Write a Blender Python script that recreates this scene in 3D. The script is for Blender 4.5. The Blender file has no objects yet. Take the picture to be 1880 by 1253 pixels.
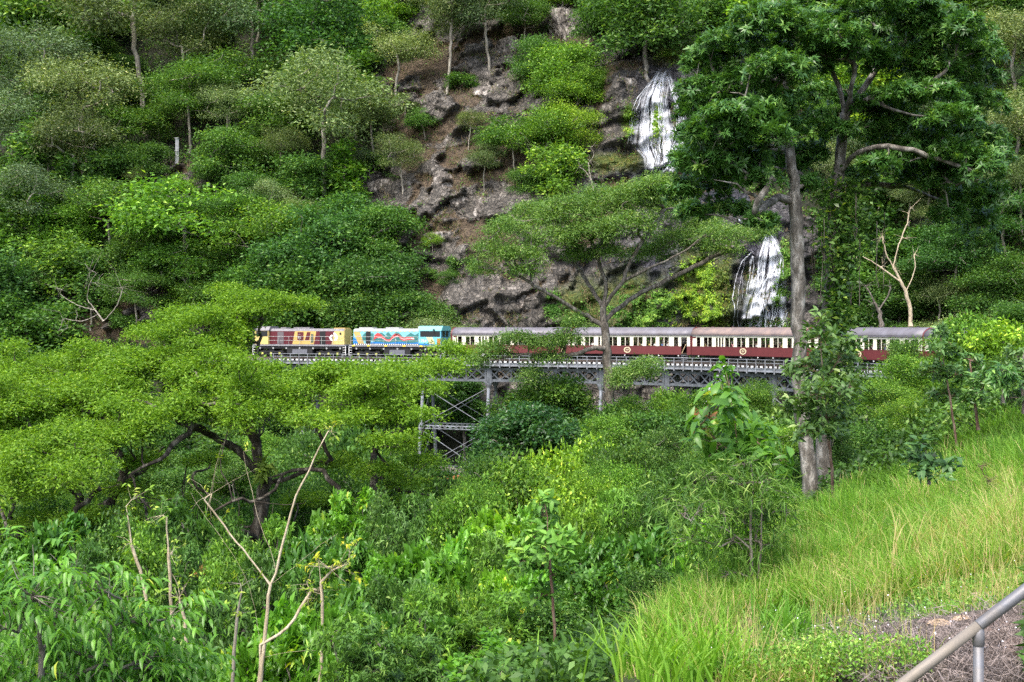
import bpy, math, random
import numpy as np
from mathutils import Vector, Matrix

SC = bpy.context.scene
COL = SC.collection
# ------------------------------------------------------------------ camera, sky, sun, exposure
FPX = 2089.0                      # focal length in photo pixels (40 mm lens, 1880 px wide)
cam = bpy.data.cameras.new('camera'); cam_ob = bpy.data.objects.new('camera', cam); COL.objects.link(cam_ob)
cam.lens = 40.0; cam.sensor_width = 36.0; cam.clip_start = 0.1; cam.clip_end = 3000
cam.shift_y = -25.5/1880
cam_ob.location = (0, 0, 0); cam_ob.rotation_euler = (math.radians(90), 0, 0)
SC.camera = cam_ob
W = bpy.data.worlds.new('World'); SC.world = W; W.use_nodes = True
nt = W.node_tree; bg = nt.nodes['Background']
sky = nt.nodes.new('ShaderNodeTexSky'); sky.sky_type = 'NISHITA'; sky.sun_disc = False
SUN_EL, SUN_ROT = math.radians(58), math.radians(205)
sky.sun_elevation = SUN_EL; sky.sun_rotation = SUN_ROT; sky.air_density = 1.0; sky.dust_density = 4.0; sky.ozone_density = 1.0
nt.links.new(sky.outputs[0], bg.inputs[0]); bg.inputs[1].default_value = 0.15
sun = bpy.data.lights.new('sun', 'SUN'); sun.energy = 1.25; sun.angle = math.radians(28); sun.color = (1, .96, .88)
sun_ob = bpy.data.objects.new('sun', sun); COL.objects.link(sun_ob)
# sun direction: azimuth measured like the sky's rotation (0 = +Y, clockwise)
sd = Vector((math.sin(SUN_ROT)*math.cos(SUN_EL), math.cos(SUN_ROT)*math.cos(SUN_EL), math.sin(SUN_EL)))
sun_ob.rotation_euler = sd.to_track_quat('Z', 'Y').to_euler()
SC.view_settings.view_transform = 'Standard'; SC.view_settings.look = 'None'
SC.view_settings.exposure = 1.57; SC.view_settings.gamma = 1.0
SC.cycles.max_bounces = 5; SC.cycles.diffuse_bounces = 3; SC.cycles.glossy_bounces = 2
SC.cycles.transmission_bounces = 4; SC.cycles.transparent_max_bounces = 12
SC.cycles.caustics_reflective = False; SC.cycles.caustics_refractive = False
SC.cycles.use_denoising = False

# ------------------------------------------------------------------ helpers
def P(px, py, d):                 # photo pixel + distance -> world point
    return Vector(((px-940)/FPX*d, d, (601-py)/FPX*d))
def pxy(v): return (v[0]/v[1]*FPX+940, 601-v[2]/v[1]*FPX)

def tag(o, label=None, cat=None, group=None, kind=None):
    if label: o['label'] = label
    if cat: o['category'] = cat
    if group: o['group'] = group
    if kind: o['kind'] = kind
    return o
def empty(name, loc=(0, 0, 0), rz=0):
    o = bpy.data.objects.new(name, None); COL.objects.link(o); o.location = loc; o.rotation_euler = (0, 0, rz)
    o.empty_display_size = .3
    return o
def link(name, me, parent=None, mat=None):
    if mat is not None:
        me.materials.clear()
        for m in (mat if isinstance(mat, (list, tuple)) else [mat]): me.materials.append(m)
    o = bpy.data.objects.new(name, me); COL.objects.link(o)
    if parent: o.parent = parent
    return o
def copy_tree(o, parent=None):
    c = o.copy(); COL.objects.link(c)
    if parent: c.parent = parent
    for ch in o.children: copy_tree(ch, c)
    return c
def np_mesh(name, V, faces_list, attrs=None, smooth=False, uv=None):
    """V (n,3); faces_list: list of (m,k) int arrays; attrs {name: (n,) or (n,3)}"""
    me = bpy.data.meshes.new(name)
    V = np.ascontiguousarray(V, dtype=np.float32)
    me.vertices.add(len(V)); me.vertices.foreach_set('co', V.ravel())
    li = np.concatenate([f.ravel() for f in faces_list]).astype(np.int32)
    tot = np.concatenate([np.full(len(f), f.shape[1], np.int32) for f in faces_list])
    st = np.concatenate([[0], np.cumsum(tot)[:-1]]).astype(np.int32)
    me.loops.add(len(li)); me.loops.foreach_set('vertex_index', li)
    me.polygons.add(len(tot)); me.polygons.foreach_set('loop_start', st)
    try: me.polygons.foreach_set('loop_total', tot)
    except Exception: pass
    if smooth: me.polygons.foreach_set('use_smooth', np.ones(len(tot), bool))
    for k, a in (attrs or {}).items():
        a = np.asarray(a, np.float32)
        if a.ndim == 1:
            at = me.attributes.new(k, 'FLOAT', 'POINT'); at.data.foreach_set('value', a)
        else:
            at = me.attributes.new(k, 'FLOAT_VECTOR', 'POINT'); at.data.foreach_set('vector', a.ravel())
    me.update(calc_edges=True); me.validate()
    return me

class MB:                          # collects boxes, bars, tubes, prisms into one mesh
    def __init__(s): s.v = []; s.f = []
    def add(s, vs, fs):
        b = len(s.v); s.v += [tuple(x) for x in vs]; s.f += [tuple(i+b for i in f) for f in fs]; return s
    def box(s, x0, x1, y0, y1, z0, z1):
        return s.add([(x0,y0,z0),(x1,y0,z0),(x1,y1,z0),(x0,y1,z0),(x0,y0,z1),(x1,y0,z1),(x1,y1,z1),(x0,y1,z1)],
                     [(0,3,2,1),(4,5,6,7),(0,1,5,4),(1,2,6,5),(2,3,7,6),(3,0,4,7)])
    def beam(s, a, b, w, h, up=(0, 0, 1)):
        a = Vector(a); b = Vector(b); d = (b-a).normalized(); u = Vector(up)
        sx = d.cross(u)
        if sx.length < 1e-4: sx = d.cross(Vector((1, 0, 0)))
        sx.normalize(); uu = sx.cross(d).normalized()
        q = [(-w/2, -h/2), (w/2, -h/2), (w/2, h/2), (-w/2, h/2)]
        vs = [a+sx*i+uu*j for i, j in q]+[b+sx*i+uu*j for i, j in q]
        return s.add(vs, [(0,1,2,3),(7,6,5,4),(0,4,5,1),(1,5,6,2),(2,6,7,3),(3,7,4,0)])
    def tube(s, pts, rads, n=6, cap=True):
        pts = [Vector(p) for p in pts]; m = len(pts)
        if not hasattr(rads, '__len__'): rads = [rads]*m
        vs = []; fs = []
        ref = None
        for i, p in enumerate(pts):
            d = (pts[min(i+1, m-1)]-pts[max(i-1, 0)])
            if d.length < 1e-7: d = Vector((0, 0, 1))
            d.normalize()
            if ref is None: ref = d.orthogonal().normalized()
            ref = (ref-d*ref.dot(d))
            if ref.length < 1e-4: ref = d.orthogonal()
            ref.normalize(); b = d.cross(ref)
            for k in range(n):
                a = 2*math.pi*k/n
                vs.append(p+(ref*math.cos(a)+b*math.sin(a))*rads[i])
        for i in range(m-1):
            for k in range(n):
                k2 = (k+1) % n
                fs.append((i*n+k, i*n+k2, (i+1)*n+k2, (i+1)*n+k))
        if cap: fs.append(tuple(range(n-1, -1, -1))); fs.append(tuple(range((m-1)*n, m*n)))
        return s.add(vs, fs)
    def prism(s, poly, y0, y1):    # polygon of (x, z), extruded along y
        n = len(poly)
        vs = [(x, y0, z) for x, z in poly]+[(x, y1, z) for x, z in poly]
        return s.add(vs, [tuple(range(n)), tuple(range(2*n-1, n-1, -1))]+[(i, i+n, (i+1) % n+n, (i+1) % n) for i in range(n)])
    def prismx(s, poly, x0, x1):   # polygon of (y, z), extruded along x
        n = len(poly)
        vs = [(x0, y, z) for y, z in poly]+[(x1, y, z) for y, z in poly]
        return s.add(vs, [tuple(range(n)), tuple(range(2*n-1, n-1, -1))]+[(i, i+n, (i+1) % n+n, (i+1) % n) for i in range(n)])
    def mesh(s, name, smooth=False):
        me = bpy.data.meshes.new(name); me.from_pydata(s.v, [], s.f); me.update()
        if smooth: me.polygons.foreach_set('use_smooth', [True]*len(me.polygons))
        return me
    def build(s, name, mat, parent=None, smooth=False, bevel=0):
        o = link(name, s.mesh(name, smooth), parent, mat)
        if bevel:
            m = o.modifiers.new('bevel', 'BEVEL'); m.width = bevel; m.segments = 2; m.limit_method = 'ANGLE'
        return o

# vectorised value noise
def _h(i, j, k, seed):
    n = (i*374761393+j*668265263+k*2147483647+seed*1274126177) & 0xffffffff
    n = ((n ^ (n >> 13))*1274126177) & 0xffffffff
    n = ((n ^ (n >> 16))*2246822519) & 0xffffffff
    return ((n ^ (n >> 15)) & 0xffff)/65535.0
def vnoise(x, y, z=0., seed=0):
    x, y, z = np.broadcast_arrays(np.asarray(x, float), np.asarray(y, float), np.asarray(z, float))
    xi, yi, zi = np.floor(x), np.floor(y), np.floor(z)
    fx, fy, fz = x-xi, y-yi, z-zi
    fx = fx*fx*(3-2*fx); fy = fy*fy*(3-2*fy); fz = fz*fz*(3-2*fz)
    i = xi.astype(np.int64); j = yi.astype(np.int64); k = zi.astype(np.int64)
    r = 0
    for a in (0, 1):
        for b in (0, 1):
            for c in (0, 1):
                w = (fx if a else 1-fx)*(fy if b else 1-fy)*(fz if c else 1-fz)
                r = r+w*_h(i+a, j+b, k+c, seed)
    return r*2-1
def fbm(x, y, z=0., oct=4, seed=0, ridge=False):
    r = 0; a = 1; s = 0
    for o in range(oct):
        n = vnoise(np.asarray(x)*2**o, np.asarray(y)*2**o, np.asarray(z)*2**o, seed+o*17)
        if ridge: n = 1-2*np.abs(n)
        r = r+n*a; s += a; a *= .5
    return r/s

# ------------------------------------------------------------------ materials
MATS = {}
def mat_simple(name, col, rough=.6, metal=0, spec=.4, noise=0, nscale=8, bump=0, dirt=None):
    if name in MATS: return MATS[name]
    m = bpy.data.materials.new(name); m.use_nodes = True; t = m.node_tree; b = t.nodes['Principled BSDF']
    b.inputs['Base Color'].default_value = (*col, 1); b.inputs['Roughness'].default_value = rough
    b.inputs['Metallic'].default_value = metal; b.inputs['Specular IOR Level'].default_value = spec
    tc = t.nodes.new('ShaderNodeTexCoord')
    if noise:
        n = t.nodes.new('ShaderNodeTexNoise'); n.inputs['Scale'].default_value = nscale; n.inputs['Detail'].default_value = 6
        t.links.new(tc.outputs['Object'], n.inputs['Vector'])
        r = t.nodes.new('ShaderNodeValToRGB'); r.color_ramp.elements[0].position = .3; r.color_ramp.elements[1].position = .72
        d = dirt or tuple(c*(1-noise) for c in col)
        r.color_ramp.elements[0].color = (*d, 1); r.color_ramp.elements[1].color = (*tuple(min(1, c*(1+noise*.35)) for c in col), 1)
        t.links.new(n.outputs['Fac'], r.inputs['Fac']); t.links.new(r.outputs['Color'], b.inputs['Base Color'])
        if bump:
            bu = t.nodes.new('ShaderNodeBump'); bu.inputs['Strength'].default_value = bump; bu.inputs['Distance'].default_value = .05
            t.links.new(n.outputs['Fac'], bu.inputs['Height']); t.links.new(bu.outputs['Normal'], b.inputs['Normal'])
    MATS[name] = m; return m

def mat_leaf(name, stops, trans=.35, rough=.42, spec=.35):
    """stops: [(pos, colour)] indexed by the per-leaf attribute lv; multiplied by the object's own colour"""
    m = bpy.data.materials.new(name); m.use_nodes = True; t = m.node_tree; b = t.nodes['Principled BSDF']
    at = t.nodes.new('ShaderNodeAttribute'); at.attribute_name = 'lv'
    r = t.nodes.new('ShaderNodeValToRGB'); cr = r.color_ramp
    while len(cr.elements) < len(stops): cr.elements.new(.5)
    for e, (p, c) in zip(cr.elements, stops): e.position = p; e.color = (*c, 1)
    oi = t.nodes.new('ShaderNodeObjectInfo')
    mx = t.nodes.new('ShaderNodeMix'); mx.data_type = 'RGBA'; mx.blend_type = 'MULTIPLY'; mx.inputs[0].default_value = 1
    t.links.new(at.outputs['Fac'], r.inputs['Fac']); t.links.new(r.outputs['Color'], mx.inputs[6]); t.links.new(oi.outputs['Color'], mx.inputs[7])
    t.links.new(mx.outputs[2], b.inputs['Base Color']); b.inputs['Roughness'].default_value = rough
    b.inputs['Specular IOR Level'].default_value = spec
    tr = t.nodes.new('ShaderNodeBsdfTranslucent'); hs = t.nodes.new('ShaderNodeMix'); hs.data_type = 'RGBA'; hs.blend_type = 'MULTIPLY'
    hs.inputs[0].default_value = 1; hs.inputs[7].default_value = (1.5, 1.5, .5, 1)
    t.links.new(mx.outputs[2], hs.inputs[6]); t.links.new(hs.outputs[2], tr.inputs['Color'])
    ms = t.nodes.new('ShaderNodeMixShader'); ms.inputs[0].default_value = trans
    t.links.new(b.outputs[0], ms.inputs[1]); t.links.new(tr.outputs[0], ms.inputs[2])
    t.links.new(ms.outputs[0], t.nodes['Material Output'].inputs['Surface'])
    MATS[name] = m; return m

def mat_bark(name, c1, c2, c3, scale=6, bump=.6):
    m = bpy.data.materials.new(name); m.use_nodes = True; t = m.node_tree; b = t.nodes['Principled BSDF']
    tc = t.nodes.new('ShaderNodeTexCoord'); mp = t.nodes.new('ShaderNodeMapping'); mp.inputs['Scale'].default_value = (1, 1, .35)
    t.links.new(tc.outputs['Object'], mp.inputs['Vector'])
    n = t.nodes.new('ShaderNodeTexNoise'); n.inputs['Scale'].default_value = scale; n.inputs['Detail'].default_value = 8; n.inputs['Roughness'].default_value = .65
    t.links.new(mp.outputs[0], n.inputs['Vector'])
    r = t.nodes.new('ShaderNodeValToRGB'); cr = r.color_ramp; cr.elements.new(.5)
    for e, (p, c) in zip(cr.elements, [(.32, c1), (.5, c2), (.66, c3)]): e.position = p; e.color = (*c, 1)
    t.links.new(n.outputs['Fac'], r.inputs['Fac']); t.links.new(r.outputs['Color'], b.inputs['Base Color'])
    b.inputs['Roughness'].default_value = .85; b.inputs['Specular IOR Level'].default_value = .2
    n2 = t.nodes.new('ShaderNodeTexNoise'); n2.inputs['Scale'].default_value = scale*5; n2.inputs['Detail'].default_value = 6
    t.links.new(mp.outputs[0], n2.inputs['Vector'])
    bu = t.nodes.new('ShaderNodeBump'); bu.inputs['Strength'].default_value = bump; bu.inputs['Distance'].default_value = .04
    t.links.new(n2.outputs['Fac'], bu.inputs['Height']); t.links.new(bu.outputs['Normal'], b.inputs['Normal'])
    MATS[name] = m; return m

BARK_GREY = mat_bark('bark_grey', (.05, .045, .035), (.14, .12, .1), (.3, .28, .24))
BARK_DARK = mat_bark('bark_dark', (.018, .015, .012), (.05, .042, .033), (.2, .18, .15), 5)
BARK_PALE = mat_bark('bark_pale', (.1, .09, .07), (.26, .235, .19), (.46, .43, .36), 4, .4)
BARK_CREAM = mat_bark('bark_cream', (.2, .155, .1), (.42, .35, .24), (.6, .53, .4), 12, .3)
BARK_RED = mat_bark('bark_red', (.06, .034, .025), (.14, .085, .06), (.27, .21, .16), 9, .3)
BARK_MID = mat_bark('bark_mid', (.05, .044, .037), (.14, .127, .108), (.39, .37, .335), 5, 1.)
G = mat_leaf
LEAF_DARK = G('leaf_dark', [(0, (.02, .062, .016)), (.45, (.042, .118, .028)), (.8, (.085, .19, .045)), (1, (.2, .33, .08))], .28, .36, .5)
LEAF_LIME = G('leaf_lime', [(0, (.04, .1, .012)), (.35, (.115, .24, .02)), (.7, (.22, .38, .035)), (1, (.42, .52, .09))], .35, .5, .25)
LEAF_FINE = G('leaf_fine', [(0, (.035, .09, .018)), (.5, (.09, .18, .035)), (.85, (.16, .26, .065)), (1, (.25, .34, .12))], .3, .5, .3)
LEAF_GEN = G('leaf_general', [(0, (.026, .064, .016)), (.4, (.065, .15, .028)), (.75, (.12, .25, .045)), (1, (.25, .37, .09))], .32, .5, .3)
LEAF_OLIVE = G('leaf_olive', [(0, (.05, .085, .028)), (.5, (.12, .18, .055)), (.85, (.2, .28, .1)), (1, (.33, .36, .15))], .25, .55, .25)
LEAF_BROAD = G('leaf_broad', [(0, (.04, .11, .018)), (.5, (.08, .2, .03)), (.85, (.14, .31, .045)), (1, (.3, .36, .05))], .4, .36, .45)
LEAF_BLUE = G('leaf_blue', [(0, (.028, .075, .026)), (.5, (.062, .145, .042)), (.85, (.125, .25, .08)), (1, (.25, .38, .17))], .32, .4, .4)

# ------------------------------------------------------------------ leaves and skeleton trees
def unit(a): return a/np.maximum(np.linalg.norm(a, axis=1, keepdims=True), 1e-9)
def leaf_arrays(C, A, N, L, Wd, q=4, fold=.12, droop=.25):
    A = unit(A); B = unit(np.cross(A, N)); Nn = np.cross(B, A)
    n = len(C); L = np.broadcast_to(L, n)[:, None]; Wd = np.broadcast_to(Wd, n)[:, None]
    if q == 4:
        V = np.stack([C, C+A*L*.45+B*Wd*.5+Nn*L*fold*.5, C+A*L-Nn*L*droop, C+A*L*.45-B*Wd*.5+Nn*L*fold*.5], 1).reshape(-1, 3)
        F = [np.arange(n*4).reshape(n, 4)]
        return V, F, 4
    V = np.stack([C, C+A*L*.3+B*Wd*.46+Nn*L*fold*.6, C+A*L*.3-B*Wd*.46+Nn*L*fold*.6, C+A*L*.3+Nn*L*.02,
                  C+A*L*.68+B*Wd*.38+Nn*L*(fold*.4-droop*.4), C+A*L*.68-B*Wd*.38+Nn*L*(fold*.4-droop*.4), C+A*L*.68-Nn*L*droop*.45,
                  C+A*L-Nn*L*droop], 1).reshape(-1, 3)
    b = (np.arange(n)*8)[:, None]
    T = np.concatenate([b+np.array([0, 1, 3]), b+np.array([0, 3, 2]), b+np.array([4, 7, 6]), b+np.array([6, 7, 5])], 0)
    Q = np.concatenate([b+np.array([1, 4, 6, 3]), b+np.array([3, 6, 5, 2])], 0)
    return V, [T, Q], 8
def leaf_mesh(name, C, A, N, L, Wd, lv, q=4, fold=.12, droop=.25):
    V, F, k = leaf_arrays(C, A, N, L, Wd, q, fold, droop)
    return np_mesh(name, V, F, {'lv': np.repeat(np.clip(lv, 0, 1), k)})

def bez(a, b, bend, rng, n=4, jit=.08):
    a = np.asarray(a, float); b = np.asarray(b, float); d = b-a; l = np.linalg.norm(d)
    c = a+d*.5+np.asarray(bend)*l
    t = np.linspace(0, 1, n+1)[1:, None]
    p = (1-t)**2*a+2*t*(1-t)*c+t*t*b
    p[:-1] += rng.normal(0, jit*l/n, (n-1, 3)) if n > 1 else 0
    return p
def smooth_path(pts, step, rng=None, jit=0):
    pts = [Vector(p) for p in pts]; out = []
    for i in range(len(pts)-1):
        p0 = pts[max(i-1, 0)]; p1 = pts[i]; p2 = pts[i+1]; p3 = pts[min(i+2, len(pts)-1)]
        n = max(1, int((p2-p1).length/step))
        for k in range(n):
            t = k/n
            q = .5*((2*p1)+(-p0+p2)*t+(2*p0-5*p1+4*p2-p3)*t*t+(-p0+3*p1-3*p2+p3)*t**3)
            if rng is not None and jit and (i or k): q = q+Vector(rng.normal(0, jit, 3))
            out.append(q)
    out.append(pts[-1]); return np.array([list(p) for p in out])

class Skel:
    def __init__(s): s.p = []; s.par = []; s.tip = []; s.t0 = 0; s.thin = {}; s.lims = []
    def path(s, pts, start=-1):
        ids = []
        for q in pts:
            s.p.append(np.asarray(q, float)); s.par.append(start); start = len(s.p)-1; ids.append(start)
        return ids
    def near(s, c, up=.5, lo=0):
        A = np.array(s.p[lo:]); d = np.linalg.norm(A-c, axis=1)
        return lo+int(np.argmin(d*(1+up*(A[:, 2] > c[2]))))
    def limb(s, pts, step=.5, jit=.0, rng=None):
        s.last = len(s.p); st = s.near(pts[0], 0); pp = smooth_path([s.p[st]]+[Vector(p) for p in pts[1:]], step, rng, jit)
        ids = s.path(pp[1:], st); s.lims.append(ids); return ids
    def crown(s, tips, rng, per=12, up=.7, bend=.12, lo=0, seg=4, twig=2):
        tips = np.asarray(tips, float); K = max(1, len(tips)//per)
        cen = tips[rng.choice(len(tips), K, replace=False)]
        for _ in range(2):
            a = np.argmin(((tips[:, None]-cen[None])**2).sum(2), 1) if len(tips)*K < 4e6 else np.array([np.argmin(((t-cen)**2).sum(1)) for t in tips])
            cen = np.array([tips[a == k].mean(0) if (a == k).any() else cen[k] for k in range(K)])
        order = np.argsort([np.min(np.linalg.norm(np.array(s.p[lo:])-c, axis=1)) for c in cen])
        for k in order:
            c = cen[k]; tt = tips[a == k]
            if not len(tt): continue
            st = s.near(c, up, lo); base = s.p[st]
            tgt = base+(c-base)*.8-np.array([0, 0, .06*np.linalg.norm(c-base)])
            ids = s.path(bez(base, tgt, (rng.normal(0, .08), rng.normal(0, .08), bend), rng, seg), st)
            for t in tt:
                j = ids[rng.integers(max(0, len(ids)-3), len(ids))]
                ii = s.path(bez(s.p[j], t, (rng.normal(0, .05), rng.normal(0, .05), bend*.7), rng, twig), j)
                s.tip.append(ii[-1])
    def mesh(s, name, base_r, tip_r=.006, minr=0., sides=(5, 8), lump=0., limb_r=0.):
        n = len(s.p); ch = [[] for _ in range(n)]; cnt = np.zeros(n)
        for i, p in enumerate(s.par):
            if p >= 0: ch[p].append(i)
        for i in range(n-1, -1, -1):
            if not ch[i]: cnt[i] += 1
            if s.par[i] >= 0: cnt[s.par[i]] += cnt[i]
        pw = math.log(base_r/tip_r)/math.log(max(cnt.max(), 2))
        r = tip_r*cnt**pw
        if s.t0 > 2:
            r[:s.t0] = np.maximum(r[:s.t0], base_r*.9*np.linspace(1, .35, s.t0))*np.linspace(1, .8, s.t0)
            for ids in s.lims:
                if ids and ids[0] not in s.thin:
                    f = np.linspace(1, .3, len(ids))*base_r*limb_r
                    r[ids] = np.maximum(r[ids], f)
            for i in range(1, n):
                p = s.par[i]
                if p >= 0: r[i] = min(r[i], r[p]*(s.thin.get(i, .62) if (p < s.t0 <= i) else 1))
        # taper along unbranched runs
        A = np.array(s.p); mb = MB(); rg = np.random.default_rng(5)
        starts = [(i, s.par[i]) for i in range(n) if s.par[i] < 0 or max(ch[s.par[i]], key=lambda c: cnt[c]) != i]
        for i, p in starts:
            if r[i] < minr: continue
            pts = []; rr = []
            if p >= 0: pts.append(A[p]); rr.append(min(r[p]*.8, r[i]*1.25))
            j = i
            while True:
                pts.append(A[j]); rr.append(r[j])
                if not ch[j]: break
                j = max(ch[j], key=lambda c: cnt[c])
                if r[j] < minr: break
            if p < 0: rr[0] *= 1.35; 
            if p < 0 and len(rr) > 2: rr[1] *= 1.12
            # soften steps
            rr = [min(rr[k], rr[k-1]) if k else rr[k] for k in range(len(rr))]
            if lump: rr = [x*(1+lump*rg.normal()) for x in rr]
            if len(pts) > 1:
                rr[-1] *= .5
                mb.tube(pts, rr, sides[1] if rr[0] > base_r*.3 else sides[0], cap=False)
        return mb.mesh(name, smooth=True)

# ------------------------------------------------------------------ terrain
def sstep(a, b, x):
    t = np.clip((np.asarray(x, float)-a)/(b-a), 0, 1); return t*t*(3-2*t)
HB_X = [-160, -60, -34, -20, -7, 7, 20, 30, 40, 50, 62, 80, 120]
HB_Y = [188, 168, 164, 160, 153, 150, 147, 146, 141, 131, 118, 106, 98]
def g_fall(z):
    return np.interp(z, [-45, -5, 14, 21, 38, 46, 90], [-12, 0, 4, 19.5, 24, 33, 80])
def g_left(z): return np.interp(z, [-45, -8, -3, 2, 90], [-26, -3, 0, 3, 82])
def g_rock(z): return np.interp(z, [-45, -5, 12, 20, 34, 44, 90], [-18, 0, 7.5, 17, 26, 39, 84])
def hill_y(x, z, fine=True):
    """distance (y) of the gorge wall as a function of x and height"""
    x = np.asarray(x, float); z = np.asarray(z, float)
    wf = sstep(9, 16, x)*(1-sstep(38, 46, x)); wr = sstep(-26, -14, x)*(1-sstep(9, 16, x))
    y = np.interp(x, HB_X, HB_Y)+wf*g_fall(z)+wr*g_rock(z)+(1-wf-wr)*g_left(z)
    y = y+fbm(x/22, z/22, 0, 3, 3)*5*(1-.75*wf)+fbm(x/7, z/7, 0, 2, 9)*1.6*(1-.5*wf)
    if fine:
        rk = np.clip(wf+wr, 0, 1)
        y = y-rk*(fbm((x+z*.5)/6, (z-x*.25)/3.5, 0, 5, 21, True)*1.7+np.abs(fbm(x/2.1+z/5, z/2.6, 0, 3, 33))*.9)
    return y
def inpoly(px, py, poly):
    px = np.asarray(px, float); py = np.asarray(py, float); r = np.zeros(px.shape, bool); n = len(poly)
    for i in range(n):
        x0, y0 = poly[i]; x1, y1 = poly[(i+1) % n]
        c = ((y0 > py) != (y1 > py)) & (px < (x1-x0)*(py-y0)/((y1-y0) or 1e-9)+x0); r ^= c
    return r
# where the gorge wall is bare rock (outlines named by what they are; values: tree / cover density)
ROCK = [[(760,0),(1080,0),(1100,80),(1140,110),(1250,100),(1330,60),(1400,80),(1390,120),(1290,150),(1290,330),(1480,380),(1480,610),(740,610),(740,470),(745,400),(670,380),(670,320),(770,330),(700,290),(640,190),(700,120),(790,110)],
        [(880,690),(1330,690),(1330,780),(880,780)], [(250,330),(330,290),(410,295),(420,345),(380,390),(300,385)], [(100,530),(240,520),(330,555),(430,590),(430,625),(100,625)]]
CLIFF = [[(1130,130),(1290,130),(1290,340),(1130,345),(1085,300),(1090,230)], [(1090,380),(1500,380),(1500,610),(1010,610),(1020,520)],
         [(775,330),(940,330),(1010,380),(990,420),(900,425),(790,400)], [(850,510),(1010,520),(1010,610),(760,610),(780,560)],
         [(670,310),(775,320),(740,420),(690,400)], [(1000,20),(1120,20),(1110,90),(990,90)], [(850,90),(960,80),(960,140),(850,160)],[(860,150),(960,150),(960,215),(870,215)],
         [(1100,30),(1340,50),(1400,130),(1240,130),(1120,110)], [(1170,60),(1420,60),(1420,120),(1200,120)], [(750,20),(790,10),(790,90),(765,90)], [(1080,200),(1130,200),(1120,260),(1080,250)]]
def in_any(px, py, polys):
    r = np.zeros(np.shape(px), bool)
    for p in polys: r |= inpoly(px, py, p)
    return r

def cover(X, Y, Z):
    px = X/Y*FPX+940; py = 601-Z/Y*FPX
    j1 = 70*fbm(X/9, Z/9, 0, 4, 71)+22*fbm(X/1.7, Z/1.7, 0, 2, 72); j2 = 60*fbm(X/8, Z/8, 0, 4, 73)+18*fbm(X/1.5, Z/1.5, 0, 2, 74)
    cl = in_any(px+j1, py+j2, CLIFF); rk = in_any(px+j1, py+j2, ROCK)
    cl = cl | (rk & (fbm((X+Z)/6, (Z-.4*X)/3, 0, 4, 75) > .04)) | ((py > 690+j2*.3) & (px > 860+j1) & (px < 1345+j1))
    return px, py, cl, rk
def slabs(X, Z, w, h, ang, off, slope, seed):
    """piecewise-planar broken faces: nearest jittered cell gives an offset and a tilt"""
    X = np.asarray(X, float); Z = np.asarray(Z, float); wx = X+.5*fbm(X/w*1.4, Z/h*1.4, 0, 2, seed+5)*w*.35
    c, s = math.cos(ang), math.sin(ang); u = (wx*c+Z*s)/w; v = (-wx*s+Z*c)/h; iu = np.floor(u); iv = np.floor(v); best = np.full(X.shape, 1e9); dd = np.zeros(X.shape); tone = np.zeros(X.shape)
    for a in (-1, 0, 1):
        for b in (-1, 0, 1):
            i = (iu+a).astype(np.int64); j = (iv+b).astype(np.int64); z0 = np.zeros_like(i)
            cx = iu+a+_h(i, j, z0, seed); cy = iv+b+_h(i, j, z0, seed+1); e = (u-cx)**2+(v-cy)**2; m = e < best
            val = (_h(i, j, z0, seed+2)*2-1)*off+((u-cx)*w*(_h(i, j, z0, seed+3)*2-1)+(v-cy)*h*(_h(i, j, z0, seed+4)*2-1.3))*slope
            best = np.where(m, e, best); dd = np.where(m, val, dd); tone = np.where(m, _h(i, j, z0, seed+6), tone)
    return dd, tone
def cliff_disp(X, Z, cl):
    cl = np.asarray(cl, float)
    d1, _ = slabs(X, Z, 5.2, 3.4, .5, 1.5, .42, 7); d2, _ = slabs(X, Z, 1.9, 1.5, .3, .45, .4, 8)
    return -cl*(d1+d2+1.2+fbm(X/.9, Z/.7, 0, 2, 95, True)*.1)
    return -cl*(np.round(fbm((X+.4*Z)/3.2, (Z-.3*X)/2.2, 0, 3, 91)*5)/5*3.2+np.round(fbm((X-.5*Z)/1.2, (Z+.3*X)/1.0, 0, 2, 92)*3)/3*.8+fbm(X/.9, Z/.7, 0, 2, 95, True)*.2)
_GX = np.arange(-160, 140, .3); _GZ = np.arange(-46, 95, .3)
_GF = [hill_y(*np.meshgrid(_GX, _GZ), f) for f in (False, True)]
_gx, _gz = np.meshgrid(_GX, _GZ); _GF[1] = _GF[1]+cliff_disp(_gx, _gz, cover(_gx, _GF[1], _gz)[2])
def hill_fast(x, z, fine=True):
    g = _GF[int(fine)]; u = np.clip((x-_GX[0])/.3, 0, len(_GX)-2.001); v = np.clip((z-_GZ[0])/.3, 0, len(_GZ)-2.001)
    i = np.floor(u).astype(int); j = np.floor(v).astype(int); fu = u-i; fv = v-j
    return (g[j, i]*(1-fu)+g[j, i+1]*fu)*(1-fv)+(g[j+1, i]*(1-fu)+g[j+1, i+1]*fu)*fv
_TT = np.arange(90, 300, .35)
def hill_ray(px, py, fine=True):
    """first point where rays through photo pixels meet the wall (arrays)"""
    a = np.atleast_1d((np.asarray(px, float)-940)/FPX); b = np.atleast_1d((601-np.asarray(py, float))/FPX); out = np.full(len(a), 200.)
    for k in range(0, len(a), 4000):
        aa, bb = a[k:k+4000, None], b[k:k+4000, None]; h = hill_fast(aa*_TT, bb*_TT, fine) < _TT
        i = np.argmax(h, 1); i[~h.any(1)] = len(_TT)-1; out[k:k+4000] = _TT[i]
    for _ in range(3):
        e = hill_fast(a*out, b*out, fine)-out; out = out+np.clip(e, -.35, .35)*.6
    return a*out, out, b*out
def hill_hit(px, py, fine=True):
    x, y, z = hill_ray(px, py, fine); return Vector((x[0], y[0], z[0]))

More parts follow.
